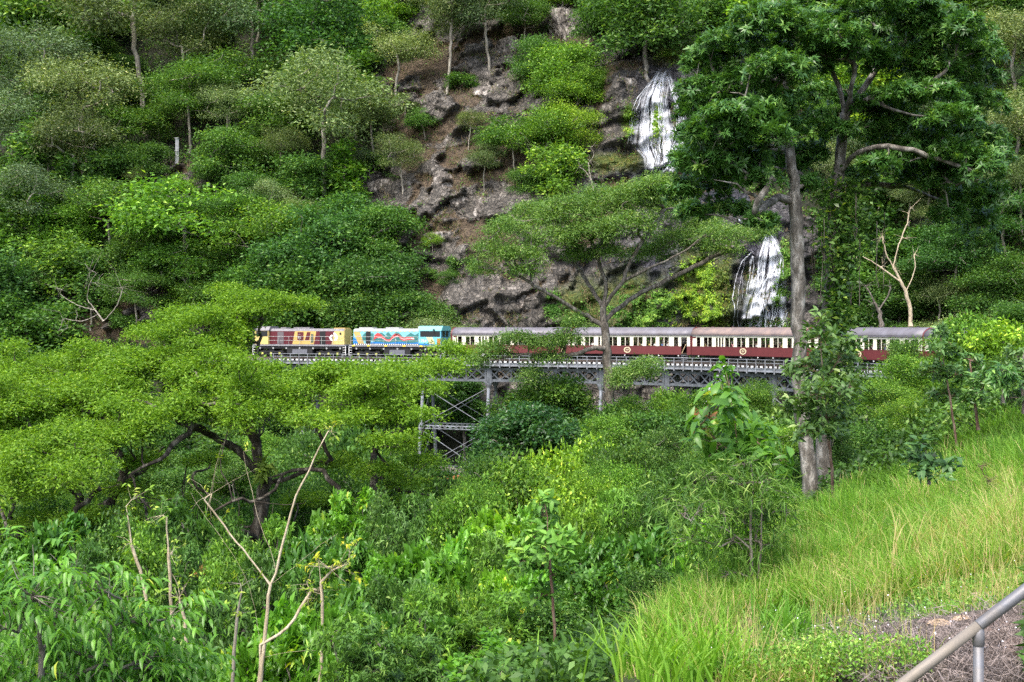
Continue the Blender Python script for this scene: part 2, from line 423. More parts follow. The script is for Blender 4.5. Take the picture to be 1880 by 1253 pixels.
def build_hill():
    xs = np.concatenate([np.arange(-150, -75, 2.0), np.arange(-75, 70, .3), np.arange(70, 130, 2.0)])
    zs = np.concatenate([np.arange(-38, -8, .8), np.arange(-8, 62, .3), np.arange(62, 90, 2.)])
    X, Z = np.meshgrid(xs, zs); Y = hill_y(X, Z)
    px, py, cl, rk = cover(X, Y, Z); cl = cl.astype(float); rk = rk.astype(float)
    wet = np.zeros_like(cl)
    for (cx, cy, rx, ry) in [(1215, 230, 70, 150), (1400, 500, 85, 140), (1290, 360, 230, 48), (1250, 520, 160, 110), (1350, 90, 100, 40), (1300, 740, 60, 70), (1180, 320, 90, 60)]:
        wet = np.maximum(wet, np.clip(1.5-np.hypot((px-cx)/rx, (py-cy)/ry)*1.1, 0, 1))
    Y = hill_fast(X, Z, True)
    moss = np.zeros_like(cl)
    for (cx, cy, rx, ry) in [(1320, 540, 28, 90), (1150, 225, 12, 35), (1205, 240, 14, 40), (1130, 300, 60, 18), (1375, 560, 14, 60), (1230, 95, 50, 22), (1270, 520, 40, 80), (1150,560,70,60), (1060,570,50,50),(1440,480,14,40)]:
        moss = np.maximum(moss, np.clip(1.6-np.hypot((px-cx)/rx, (py-cy)/ry)*1.2+.5*fbm(X/1.5, Z/1.5, 0, 3, 5), 0, 1))
    V = np.stack([X, Y, Z], -1).reshape(-1, 3); nz, nx = X.shape
    i = np.arange(nz*nx).reshape(nz, nx)
    F = np.stack([i[:-1, :-1], i[:-1, 1:], i[1:, 1:], i[1:, :-1]], -1).reshape(-1, 4)
    me = np_mesh('hillside', V, [F], {'tone': (.65+.7*(slabs(X, Z, 5.2, 3.4, .5, 1.5, .42, 7)[1]*.5+slabs(X, Z, 1.9, 1.5, .3, .45, .4, 8)[1]*.5)).ravel(), 'cliff': cl.ravel(), 'wet': wet.ravel(), 'moss': moss.ravel(), 'rockzone': rk.ravel()}, smooth=False)
    m = bpy.data.materials.new('hillside'); m.use_nodes = True; t = m.node_tree; b = t.nodes['Principled BSDF']; N = t.nodes.new; Lk = t.links.new
    tc = N('ShaderNodeTexCoord')
    def noise(sc, det=8, rough=.6, stretch=None, dist=0):
        n = N('ShaderNodeTexNoise'); n.inputs['Scale'].default_value = sc; n.inputs['Detail'].default_value = det; n.inputs['Roughness'].default_value = rough; n.inputs['Distortion'].default_value = dist
        if stretch:
            mp = N('ShaderNodeMapping'); mp.inputs['Scale'].default_value = stretch; mp.inputs['Rotation'].default_value = (0, .5, 0); Lk(tc.outputs['Object'], mp.inputs[0]); Lk(mp.outputs[0], n.inputs['Vector'])
        else: Lk(tc.outputs['Object'], n.inputs['Vector'])
        return n
    def ramp(src, st):
        r = N('ShaderNodeValToRGB')
        while len(r.color_ramp.elements) < len(st): r.color_ramp.elements.new(.5)
        for e, (p, c) in zip(r.color_ramp.elements, st): e.position = p; e.color = (*c, 1)
        Lk(src, r.inputs[0]); return r.outputs[0]
    def mix(f, a, c):
        x = N('ShaderNodeMix'); x.data_type = 'RGBA'; Lk(f, x.inputs[0]); Lk(a, x.inputs[6]); Lk(c, x.inputs[7]); return x.outputs[2]
    def att(n): a = N('ShaderNodeAttribute'); a.attribute_name = n; return a.outputs['Fac']
    n1 = noise(.8, 12, .75, (1.5, 1, .55), .8); n2 = noise(1.6, 10, .7)
    rock = ramp(n1.outputs[0], [(.3, (.022, .021, .02)), (.41, (.082, .074, .064)), (.5, (.155, .138, .116)), (.6, (.25, .228, .2)), (.72, (.45, .43, .39))])
    wetr = ramp(n1.outputs[0], [(.3, (.012, .012, .017)), (.46, (.04, .04, .055)), (.58, (.09, .09, .115)), (.72, (.2, .19, .21))])
    # fractured blocks: cells with dark cracks at two scales
    def cells(sc, rot, stretch, w):
        mp = N('ShaderNodeMapping'); mp.inputs['Scale'].default_value = stretch; mp.inputs['Rotation'].default_value = rot; Lk(tc.outputs['Object'], mp.inputs[0])
        ad = N('ShaderNodeMix'); ad.data_type = 'VECTOR'; ad.inputs[0].default_value = w; Lk(mp.outputs[0], ad.inputs[4]); Lk(n2.outputs['Color'], ad.inputs[5])
        v = N('ShaderNodeTexVoronoi'); v.feature = 'DISTANCE_TO_EDGE'; v.inputs['Scale'].default_value = sc; Lk(ad.outputs[1], v.inputs['Vector'])
        q = N('ShaderNodeMapRange'); Lk(v.outputs['Distance'], q.inputs[0]); q.inputs[1].default_value = 0; q.inputs[2].default_value = .12; q.inputs[3].default_value = .12; q.inputs[4].default_value = 1; return q.outputs[0]
    ck1 = cells(.55, (.3, .7, 0), (1, .6, 1.9), .25); ck2 = cells(1.5, (0, -.5, .3), (1.2, .6, .8), .3)
    mk = N('ShaderNodeMath'); mk.operation = 'MULTIPLY'; Lk(ck1, mk.inputs[0]); Lk(ck2, mk.inputs[1])
    def dark_cracks(colr):
        x = N('ShaderNodeMix'); x.data_type = 'RGBA'; x.blend_type = 'MULTIPLY'; x.inputs[0].default_value = .6; Lk(colr, x.inputs[6]); Lk(mk.outputs[0], x.inputs[7]); return x.outputs[2]
    def toned(colr):
        x = N('ShaderNodeMix'); x.data_type = 'RGBA'; x.blend_type = 'MULTIPLY'; x.inputs[0].default_value = 1; Lk(colr, x.inputs[6]); Lk(att('tone'), x.inputs[7]); return x.outputs[2]
    rock = toned(dark_cracks(rock)); wetr = toned(dark_cracks(wetr))
    soil = ramp(n2.outputs[0], [(.3, (.03, .028, .014)), (.45, (.085, .06, .035)), (.58, (.14, .1, .065)), (.7, (.08, .11, .03))])
    mossc = ramp(n2.outputs[0], [(.3, (.03, .06, .008)), (.5, (.09, .13, .015)), (.7, (.2, .16, .03))])
    dark = ramp(n2.outputs[0], [(.3, (.008, .01, .004)), (.6, (.03, .035, .014))]); soil = mix(att('rockzone'), dark, soil)  # soil under the trees darkened: shade of the gaps put into its colour
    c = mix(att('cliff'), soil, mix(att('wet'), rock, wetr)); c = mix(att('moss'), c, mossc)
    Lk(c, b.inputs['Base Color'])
    rr = N('ShaderNodeMapRange'); Lk(att('wet'), rr.inputs[0]); rr.inputs[3].default_value = .85; rr.inputs[4].default_value = .42; Lk(rr.outputs[0], b.inputs['Roughness'])
    bu = N('ShaderNodeBump'); bu.inputs['Distance'].default_value = 1.0; bu.inputs['Strength'].default_value = 1
    Lk(n1.outputs[0], bu.inputs['Height'])
    bu2 = N('ShaderNodeBump'); bu2.inputs['Distance'].default_value = .2; bu2.inputs['Strength'].default_value = .7; Lk(n2.outputs[0], bu2.inputs['Height']); Lk(bu.outputs[0], bu2.inputs['Normal'])
    bu3 = N('ShaderNodeBump'); bu3.inputs['Distance'].default_value = .3; bu3.inputs['Strength'].default_value = 1; Lk(mk.outputs[0], bu3.inputs['Height']); Lk(bu2.outputs[0], bu3.inputs['Normal'])
    Lk(bu3.outputs[0], b.inputs['Normal'])
    tag(link('hillside', me, None, m), 'steep gorge wall of rock and dry soil behind the railway bridge', None, None, 'structure')
build_hill()

# foreground ground: thin-plate spline through surveyed points
GP = []
for (px, py, d) in [(1500,930,34),(1450,1000,22),(1300,1110,13),(1100,1253,7),(1750,1180,5.5),(1880,1000,12),(1880,800,28),(1880,700,42),(1880,610,66),(1400,1200,8),(1650,1100,10),(1650,900,30),(1120,800,75),
                    (1600,1230,5),(1250,1235,7.2),(1700,960,20),(1560,1010,20)]:
    p = P(px, py, d); GP.append((p.x, p.y, p.z))
GP += [(0,20,-8.5),(-5,12,-5.5),(-10,20,-11),(-10,40,-17),(0,40,-14),(5,42,-10.5),(5,60,-11.5),(15,80,-8),(20,100,-10),(14,60,-8),(22,62,-5),(-5,70,-18),(-15,60,-21),(-30,50,-21),(-30,100,-24),(-10,100,-24),
       (0,110,-22),(10,115,-20),(-40,20,-13),(-60,60,-20),(-60,120,-16),(-5,130,-24),(20,118,-15),(38,96,-4.6),(46,82,-4),(33,104,-6.5),(55,90,3),(40,50,5),(60,40,8),(0,0,-1.65),(3,-4,-1.2),(-4,-5,-1.6),(-12,0,-4.5),
       (12,0,.6),(-4,4,-2.6),(1.5,3.5,-1.62),(-60,-20,-10),(60,-20,10),(60,140,-6),(-60,170,-18),(0,150,-24),(30,130,-16),(-20,30,-15),(2,28,-9.5),(-2,3,-1.9),(90,60,16),(-90,60,-12),(-48,150,-11),(-36,149,-11),(3,5,-1.45),(6,6,-1.0)]
GP = np.array(GP)
def _tps(r2): return r2*np.log(np.maximum(r2, 1e-9))*.5
def _fit():
    n = len(GP); S = 50.
    A = GP[:, :2]/S; K = _tps(((A[:, None]-A[None])**2).sum(2))+np.eye(n)*2e-4
    Pm = np.c_[np.ones(n), A]; M = np.zeros((n+3, n+3)); M[:n, :n] = K; M[:n, n:] = Pm; M[n:, :n] = Pm.T
    return A, np.linalg.solve(M, np.r_[GP[:, 2], 0, 0, 0]), S
_A, _w, _S = _fit()
def ground_z(x, y, fine=True):
    x = np.asarray(x, float); y = np.asarray(y, float); q = np.stack([x.ravel(), y.ravel()], 1)/_S
    out = np.empty(len(q))
    for i in range(0, len(q), 20000):
        qq = q[i:i+20000]; out[i:i+20000] = _tps(((qq[:, None]-_A[None])**2).sum(2))@_w[:len(_A)]+_w[-3]+qq@_w[-2:]
    z = out.reshape(x.shape)
    z = np.clip(z, -30, 30)
    d = np.clip(np.hypot(x, y)/40, .08, 1)
    z = z+fbm(x/6, y/6, 0, 3, 41)*.9*d
    if fine: z = z+fbm(x/.7, y/.7, 0, 3, 43)*.07
    return z
_HX = np.arange(-70, 70, .25); _HY = np.arange(.5, 150, .25); _HG = ground_z(*np.meshgrid(_HX, _HY), False)
def gz(x, y):
    u = np.clip((x-_HX[0])/.25, 0, len(_HX)-2.001); v = np.clip((y-_HY[0])/.25, 0, len(_HY)-2.001); i = np.floor(u).astype(int); j = np.floor(v).astype(int); fu = u-i; fv = v-j
    return (_HG[j, i]*(1-fu)+_HG[j, i+1]*fu)*(1-fv)+(_HG[j+1, i]*(1-fu)+_HG[j+1, i+1]*fu)*fv
_GT = 2.5*1.012**np.arange(345)
def ground_ray(px, py):
    a = np.atleast_1d((np.asarray(px, float)-940)/FPX); b = np.atleast_1d((601-np.asarray(py, float))/FPX); out = np.full(len(a), 150.)
    for k in range(0, len(a), 4000):
        aa, bb = a[k:k+4000, None], b[k:k+4000, None]; h = gz(aa*_GT, _GT+0*aa) > bb*_GT; i = np.argmax(h, 1); i[~h.any(1)] = len(_GT)-1; out[k:k+4000] = _GT[i]
    return a*out, out, gz(a*out, out)
def ground_hit(px, py, t0=3):
    a, b = (px-940)/FPX, (601-py)/FPX; t = t0
    while t < 150:
        if b*t < float(ground_z(a*t, t, False)): return Vector((a*t, t, b*t))
        t *= 1.02
    return None

def build_ground():
    def axis(a, b, n0, n1, c): pass
    us = np.sinh(np.linspace(-1, 1, 420)*5.2)/math.sinh(5.2)*120+2
    vs = np.sinh(np.linspace(-.45, 1, 460)*5.)/math.sinh(5.)*185+2
    X, Y = np.meshgrid(us, vs)
    Z = ground_z(X, Y)
    px = X/np.maximum(Y, .5)*FPX+940; py = 601-Z/np.maximum(Y, .5)*FPX
    bare = np.clip(1.3-np.hypot((X-2.7)/1.2, (Y-5.4)/1.6)+.5*fbm(X/.8, Y/.8, 0, 3, 6), 0, 1)
    Z = Z+bare*(fbm(X/.35, Y/.35, 0, 3, 7, True)*.06)
    V = np.stack([X, Y, Z], -1).reshape(-1, 3); ny, nx = X.shape; i = np.arange(ny*nx).reshape(ny, nx)
    F = np.stack([i[:-1, :-1], i[:-1, 1:], i[1:, 1:], i[1:, :-1]], -1).reshape(-1, 4)
    me = np_mesh('ground', V, [F], {'bare': bare.ravel()}, smooth=True)
    m = bpy.data.materials.new('ground'); m.use_nodes = True; t = m.node_tree; b = t.nodes['Principled BSDF']; N = t.nodes.new; Lk = t.links.new
    tc = N('ShaderNodeTexCoord'); n = N('ShaderNodeTexNoise'); n.inputs['Scale'].default_value = 3; n.inputs['Detail'].default_value = 10; n.inputs['Roughness'].default_value = .7; Lk(tc.outputs['Object'], n.inputs[0])
    def ramp(st):
        r = N('ShaderNodeValToRGB')
        while len(r.color_ramp.elements) < len(st): r.color_ramp.elements.new(.5)
        for e, (p, c) in zip(r.color_ramp.elements, st): e.position = p; e.color = (*c, 1)
        Lk(n.outputs[0], r.inputs[0]); return r.outputs[0]
    a = N('ShaderNodeAttribute'); a.attribute_name = 'bare'
    mx = N('ShaderNodeMix'); mx.data_type = 'RGBA'; Lk(a.outputs['Fac'], mx.inputs[0])
    Lk(ramp([(.3, (.008, .012, .004)), (.5, (.025, .04, .01)), (.7, (.06, .07, .02))]), mx.inputs[6])
    Lk(ramp([(.3, (.03, .02, .018)), (.47, (.1, .07, .06)), (.6, (.2, .15, .13)), (.75, (.3, .25, .22))]), mx.inputs[7])
    Lk(mx.outputs[2], b.inputs['Base Color']); b.inputs['Roughness'].default_value = .95
    bu = N('ShaderNodeBump'); bu.inputs['Distance'].default_value = .06; bu.inputs['Strength'].default_value = .8; Lk(n.outputs[0], bu.inputs['Height']); Lk(bu.outputs[0], b.inputs['Normal'])
    tag(link('ground', me, None, m), None, None, None, 'structure')
build_ground()

# ------------------------------------------------------------------ railway line
TN = [(-90,163),(-62,155.5),(-48,151.8),(-34.1,147),(-20.4,142.2),(-7.4,137),(6.85,132),(19.69,124.6),(29.4,113.6),(36.6,100.6),(41.5,87),(45,72)]
_tp = smooth_path([Vector((x, y, 0)) for x, y in TN], .2)[:, :2]
_ts = np.r_[0, np.cumsum(np.linalg.norm(np.diff(_tp, axis=0), axis=1))]
_s0 = _ts[np.argmin(np.linalg.norm(_tp-np.array([-7.4, 137]), axis=1))]; _ts = _ts-_s0
RAIL = -3.8
def tpos(s): return np.array([np.interp(s, _ts, _tp[:, 0]), np.interp(s, _ts, _tp[:, 1])])
def tdir(s): d = tpos(s+.5)-tpos(s-.5); return d/np.linalg.norm(d)
def TP(s, off=0, z=0):             # off > 0: towards the near side
    p = tpos(s); t = tdir(s); return Vector((p[0]+t[1]*off, p[1]-t[0]*off, z))
def s_of_px(px, off=1.5):
    ss = np.arange(-60, 75, .1); v = [TP(s, off) for s in ss]; q = [p.x/p.y*FPX+940 for p in v]
    return float(np.interp(px, q, ss))

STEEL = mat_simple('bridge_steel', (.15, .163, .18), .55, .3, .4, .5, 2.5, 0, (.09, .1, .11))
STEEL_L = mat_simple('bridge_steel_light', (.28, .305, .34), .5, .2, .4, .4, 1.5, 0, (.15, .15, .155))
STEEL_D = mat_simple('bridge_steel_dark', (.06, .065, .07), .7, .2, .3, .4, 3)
RUST = mat_simple('rust', (.42, .16, .06), .8, 0, .3, .5, 5)
SLEEPER = mat_simple('sleeper', (.1, .085, .07), .9, 0, .2, .4, 5)
WHITE = mat_simple('white_paint', (.8, .8, .78), .5, 0, .4, .1, 6)
BLACK = mat_simple('black', (.012, .012, .013), .6)
UNDER = mat_simple('underframe', (.025, .025, .027), .7, .2, .4, .5, 4)
BALLAST = mat_simple('ballast', (.2, .18, .17), .95, 0, .2, .6, 6, .8)

SB0, SB1 = s_of_px(500), s_of_px(1640)
def along(mb, s0, s1, o0, o1, z0, z1, step=1.0):
    n = max(1, int((s1-s0)/step)); prev = None; vs = []; fs = []
    for i in range(n+1):
        s = s0+(s1-s0)*i/n
        vs += [TP(s, o0, z0), TP(s, o1, z0), TP(s, o1, z1), TP(s, o0, z1)]
        if i:
            a = (i-1)*4; b = i*4
            for k in range(4): fs.append((a+k, a+(k+1) % 4, b+(k+1) % 4, b+k))
    fs += [(0, 3, 2, 1), tuple(n*4+k for k in range(4))]
    mb.add(vs, fs)

def build_bridge():
    R = empty('railway_bridge', TP((SB0+SB1)/2, 0, -12))
    tag(R, 'long curved grey steel lattice railway bridge on trestle piers carrying the train past the waterfall', 'bridge')
    inv = Matrix.Translation(-R.location)
    def B(mb, name, mat, smooth=False):
        me = mb.mesh(name, smooth); me.transform(inv); return link(name, me, R, mat)
    # rails and sleepers
    for o in (-.55, .55):
        mb = MB(); along(mb, SB0-20, SB1+22, o-.035, o+.035, RAIL-.14, RAIL); B(mb, 'rail', mat_simple('rail_steel', (.22, .17, .14), .45, .7))
    ss = list(np.arange(SB0, SB1, .62)); rest = MB()
    for k, s in enumerate(ss[::-1]):
        mb = MB() if k < 99 else rest; n0 = len(mb.f)
        mb.beam(TP(s, -1.6, RAIL-.26), TP(s, 1.855, RAIL-.26), .3, .2); mb.beam(TP(s, 1.855, RAIL-.26), TP(s, 1.885, RAIL-.26), .33, .19)
        if k < 99 or k == len(ss)-1:
            o = B(mb, 'sleeper', [SLEEPER, WHITE])
            for i, p in enumerate(o.data.polygons): p.material_index = (i//6) % 2
            if k >= 99: o['kind'] = 'stuff'
    mb = MB(); along(mb, SB0, SB1, 1.7, 1.9, RAIL-.42, RAIL-.37); B(mb, 'walkway_plank', STEEL_D)
    # fascia girders
    for o0, o1, m in ((1.95, 2.05, STEEL_L), (-2.05, -1.95, STEEL)):  # far girder in a darker steel, its shade put into the colour
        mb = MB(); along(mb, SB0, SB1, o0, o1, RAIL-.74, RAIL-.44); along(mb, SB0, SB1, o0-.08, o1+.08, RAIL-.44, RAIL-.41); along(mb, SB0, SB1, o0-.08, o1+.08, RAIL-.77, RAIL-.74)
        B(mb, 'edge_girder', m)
    mb = MB(); along(mb, SB0, SB1, -1.4, 1.5, RAIL-.9, RAIL-.78); B(mb, 'deck_floor', STEEL_D)
    # handrails
    for o in (2.1, -2.1):
        mb = MB()
        for z in (-.02+.5, .14): along(mb, SB0, SB1, o-.03, o+.03, RAIL+z-.03, RAIL+z+.03)
        B(mb, 'handrail', STEEL_L)
        for k, s in enumerate(np.arange(SB0+.5, SB1, 1.22)):
            mb = MB(); mb.beam(TP(s, o, RAIL-.72), TP(s, o, RAIL+.5), .075, .075)
            if o > 0:
                mb.beam(TP(s, o+.02, RAIL-.95), TP(s, o+.02, RAIL-.42), .16, .1); mb.beam(TP(s, 1.1, RAIL-.98), TP(s, 2.12, RAIL-.86), .1, .12)
            if k < 99: B(mb, 'handrail_post', STEEL_L)
    # lattice girders, panel posts at the piers
    piers_px = [560, 672, 775, 896, 1102, 1222, 1419, 1535]
    sp = [s_of_px(p) for p in piers_px]
    bounds = [sp[0]-6]+sp+[sp[-1]+4]
    zt, zb = RAIL-.98, RAIL-2.62
    for side, o in ((1, 1.25), (-1, -1.25)):
        for a, b in zip(bounds[:-1], bounds[1:]):
            mb = MB(); along(mb, a, b, o-.14, o+.14, zt-.16, zt); along(mb, a, b, o-.14, o+.14, zb, zb+.16); along(mb, a, b, o-.03, o+.03, zt-.3, zt-.16); along(mb, a, b, o-.03, o+.03, zb+.16, zb+.3)
            n = max(2, round((b-a)/1.35)); q = (b-a)/n
            for i in range(n):
                s0, s1 = a+i*q, a+(i+1)*q
                mb.beam(TP(s0, o+.05, zt-.15), TP(s1, o+.05, zb+.15), .09, .13, (0, 0, 1)); mb.beam(TP(s1, o-.05, zt-.15), TP(s0, o-.05, zb+.15), .09, .13, (0, 0, 1))
                if i and i % 2 == 0: mb.beam(TP(s0, o+.08, zt-.15), TP(s0, o+.08, zb+.15), .08, .12)
                for (sa, za) in ((s0, zt-.28), (s0, zb+.28)):
                    mb.beam(TP(sa-.2, o+.12, za), TP(sa+.2, o+.12, za), .03, .3)
            B(mb, 'lattice_girder', STEEL if side > 0 else STEEL_D)  # far lattice gets the dark steel: shade painted as colour
        for s in sp:
            mb = MB(); mb.beam(TP(s, o+.1, zt), TP(s, o+.1, zb), .5, .34); mb.beam(TP(s-.32, o+.2, zt), TP(s-.32, o+.2, zb), .07, .24); mb.beam(TP(s+.32, o+.2, zt), TP(s+.32, o+.2, zb), .07, .24)
            mb.beam(TP(s-.55, o, zb-.05), TP(s+.55, o, zb-.05), .5, .12)
            B(mb, 'bearing_post', STEEL)
    # cross frames under the deck
    for a, b in zip(bounds[:-1], bounds[1:]):
        n = max(2, round((b-a)/2.7))
        for i in range(n):
            s = a+(b-a)*i/n; mb = MB()
            mb.beam(TP(s, -1.2, zt-.1), TP(s, 1.2, zt-.1), .12, .14); mb.beam(TP(s, -1.2, zb+.1), TP(s, 1.2, zb+.1), .12, .14); mb.beam(TP(s, -1.2, zt-.1), TP(s, 1.2, zb+.1), .08, .08)
            B(mb, 'cross_frame', STEEL_D)
    # trestle piers: pairs of bents
    for k, s in enumerate(sp):
        P0 = empty('pier', (0, 0, 0)); P0.parent = R
        def C(mb, name, mat):
            me = mb.mesh(name); me.transform(inv); o = link(name, me, P0, mat); return o
        zz = [zb-.1, -11.9, -17.2, -24.]
        def leg(side, z):
            f = (zb-.1-z)*.12; return TP(s, side*(1.25+f), z)
        for side in (1, -1):
            mb = MB(); top = leg(side, zz[0]); bot = leg(side, zz[-1])
            mb.tube([top-Vector((0, 0, .35)), bot], [.19, .24], 8)
            mb.tube([top, top-Vector((0, 0, .2)), top-Vector((0, 0, .75))], [.46, .4, .2], 8)
            for z in zz[1:3]: q = leg(side, z); mb.tube([q+Vector((0, 0, .3)), q-Vector((0, 0, .3))], [.3, .3], 8)
            C(mb, 'leg', STEEL_L if side > 0 else STEEL)  # far leg coloured darker than the near one to stand for shade
        for z in zz[1:3]: mb = MB(); mb.beam(leg(1, z), leg(-1, z), .2, .24); C(mb, 'cross_beam', STEEL)
        for za, zc in ((zz[0]-.3, zz[1]), (zz[1], zz[2])):
            mb = MB(); mb.beam(leg(1, za), leg(-1, zc), .05, .05); mb.beam(leg(-1, za), leg(1, zc), .05, .05); C(mb, 'transverse_brace', STEEL)
    for a, b in ((1, 2), (2, 3), (4, 5), (6, 7)):
        if (a, b) == (1, 2): continue
        for side in (1, -1):
            mb = MB()
            def q(s, z): return TP(s, side*(1.25+(zb-.1-z)*.12), z)
            for z in (-11.9, -17.2):
                mb.beam(q(sp[a], z+.15), q(sp[b], z+.15), .1, .1); mb.beam(q(sp[a], z-.2), q(sp[b], z-.2), .1, .1)
                n = 12
                for i in range(n):
                    u0 = sp[a]+(sp[b]-sp[a])*i/n; u1 = sp[a]+(sp[b]-sp[a])*(i+1)/n
                    mb.beam(q(u0, z+.15), q(u1, z-.2), .04, .05); mb.beam(q(u1, z+.15), q(u0, z-.2), .04, .05)
            B(mb, 'tower_strut', STEEL_L if side > 0 else STEEL)  # far strut darker, shade put into its colour
            mb = MB()
            for za, zc in ((zb-.7, -11.7), (-12.2, -17)):
                for w in (0, 1):
                    s0, s1 = (sp[a], sp[b]) if w else (sp[b], sp[a])
                    mb.beam(q(s0, za), q(s1, zc), .06, .06)
            B(mb, 'tie_rod', STEEL_L if side > 0 else STEEL)  # far rods likewise carry their shade as a darker colour
    # small signs and fittings on the handrail
    for px, w in ((888, .5), (1196, .4)):
        s = s_of_px(px, 2.1); mb = MB(); mb.beam(TP(s-w/2, 2.2, RAIL+.5), TP(s+w/2, 2.2, RAIL+.5), .03, .42); B(mb, 'track_sign', mat_simple('sign_grey', (.5, .5, .48), .6))
    # approach on ground at both ends
    mb = MB(); along(mb, SB1+.02, SB1+22, -2, 2, RAIL-1.2, RAIL-.2); along(mb, SB0-22, SB0-.02, -2, 2, RAIL-1.2, RAIL-.2)
    me = mb.mesh('ballast_bed'); tag(link('railway_embankment', me, None, BALLAST), None, None, None, 'structure')
    # beams lying near the foot of a tower
    s = s_of_px(815)
    b = MB(); a0 = P(786, 878, 128); a1 = P(848, 876, 126); b.beam(a0, a1, .5, .38)
    o = b.build('rusty_beam', RUST, None); tag(o, 'orange rusty steel beam lying at the foot of the bridge tower', 'beam')
    b = MB(); b.beam(P(800, 858, 129), P(862, 868, 128), .4, .4); b.beam(P(806, 858, 129), P(800, 874, 128), .25, .25)
    tag(b.build('timber_beam', BARK_GREY), 'grey weathered timber beam propped above the orange rusty beam', 'beam')
    return sp
SP = build_bridge()

# ------------------------------------------------------------------ rolling stock
MAROON = mat_simple('maroon_paint', (.12, .022, .024), .38, 0, .5, .12, 2)
CREAM = mat_simple('cream_paint', (.78, .75, .6), .45, 0, .4, .1, 3)
ROOFG = mat_simple('grey_roof', (.17, .165, .19), .5, .1, .4, .22, 1.2, 0, (.12, .11, .12))
ROOFB = mat_simple('brown_roof', (.26, .19, .16), .55, .1, .4, .25, 1.2, 0, (.15, .12, .12))
SEATM = mat_simple('seat_brown', (.06, .035, .025), .7)
INT = mat_simple('dark_timber', (.045, .03, .02), .7)
BELL = mat_simple('gangway_maroon', (.07, .015, .016), .8)
GOLD = mat_simple('emblem_cream', (.62, .55, .36), .5)
GLASS = mat_simple('dark_glass', (.02, .025, .03), .12, 0, .6)
SKIN = mat_simple('skin', (.55, .34, .25), .6)

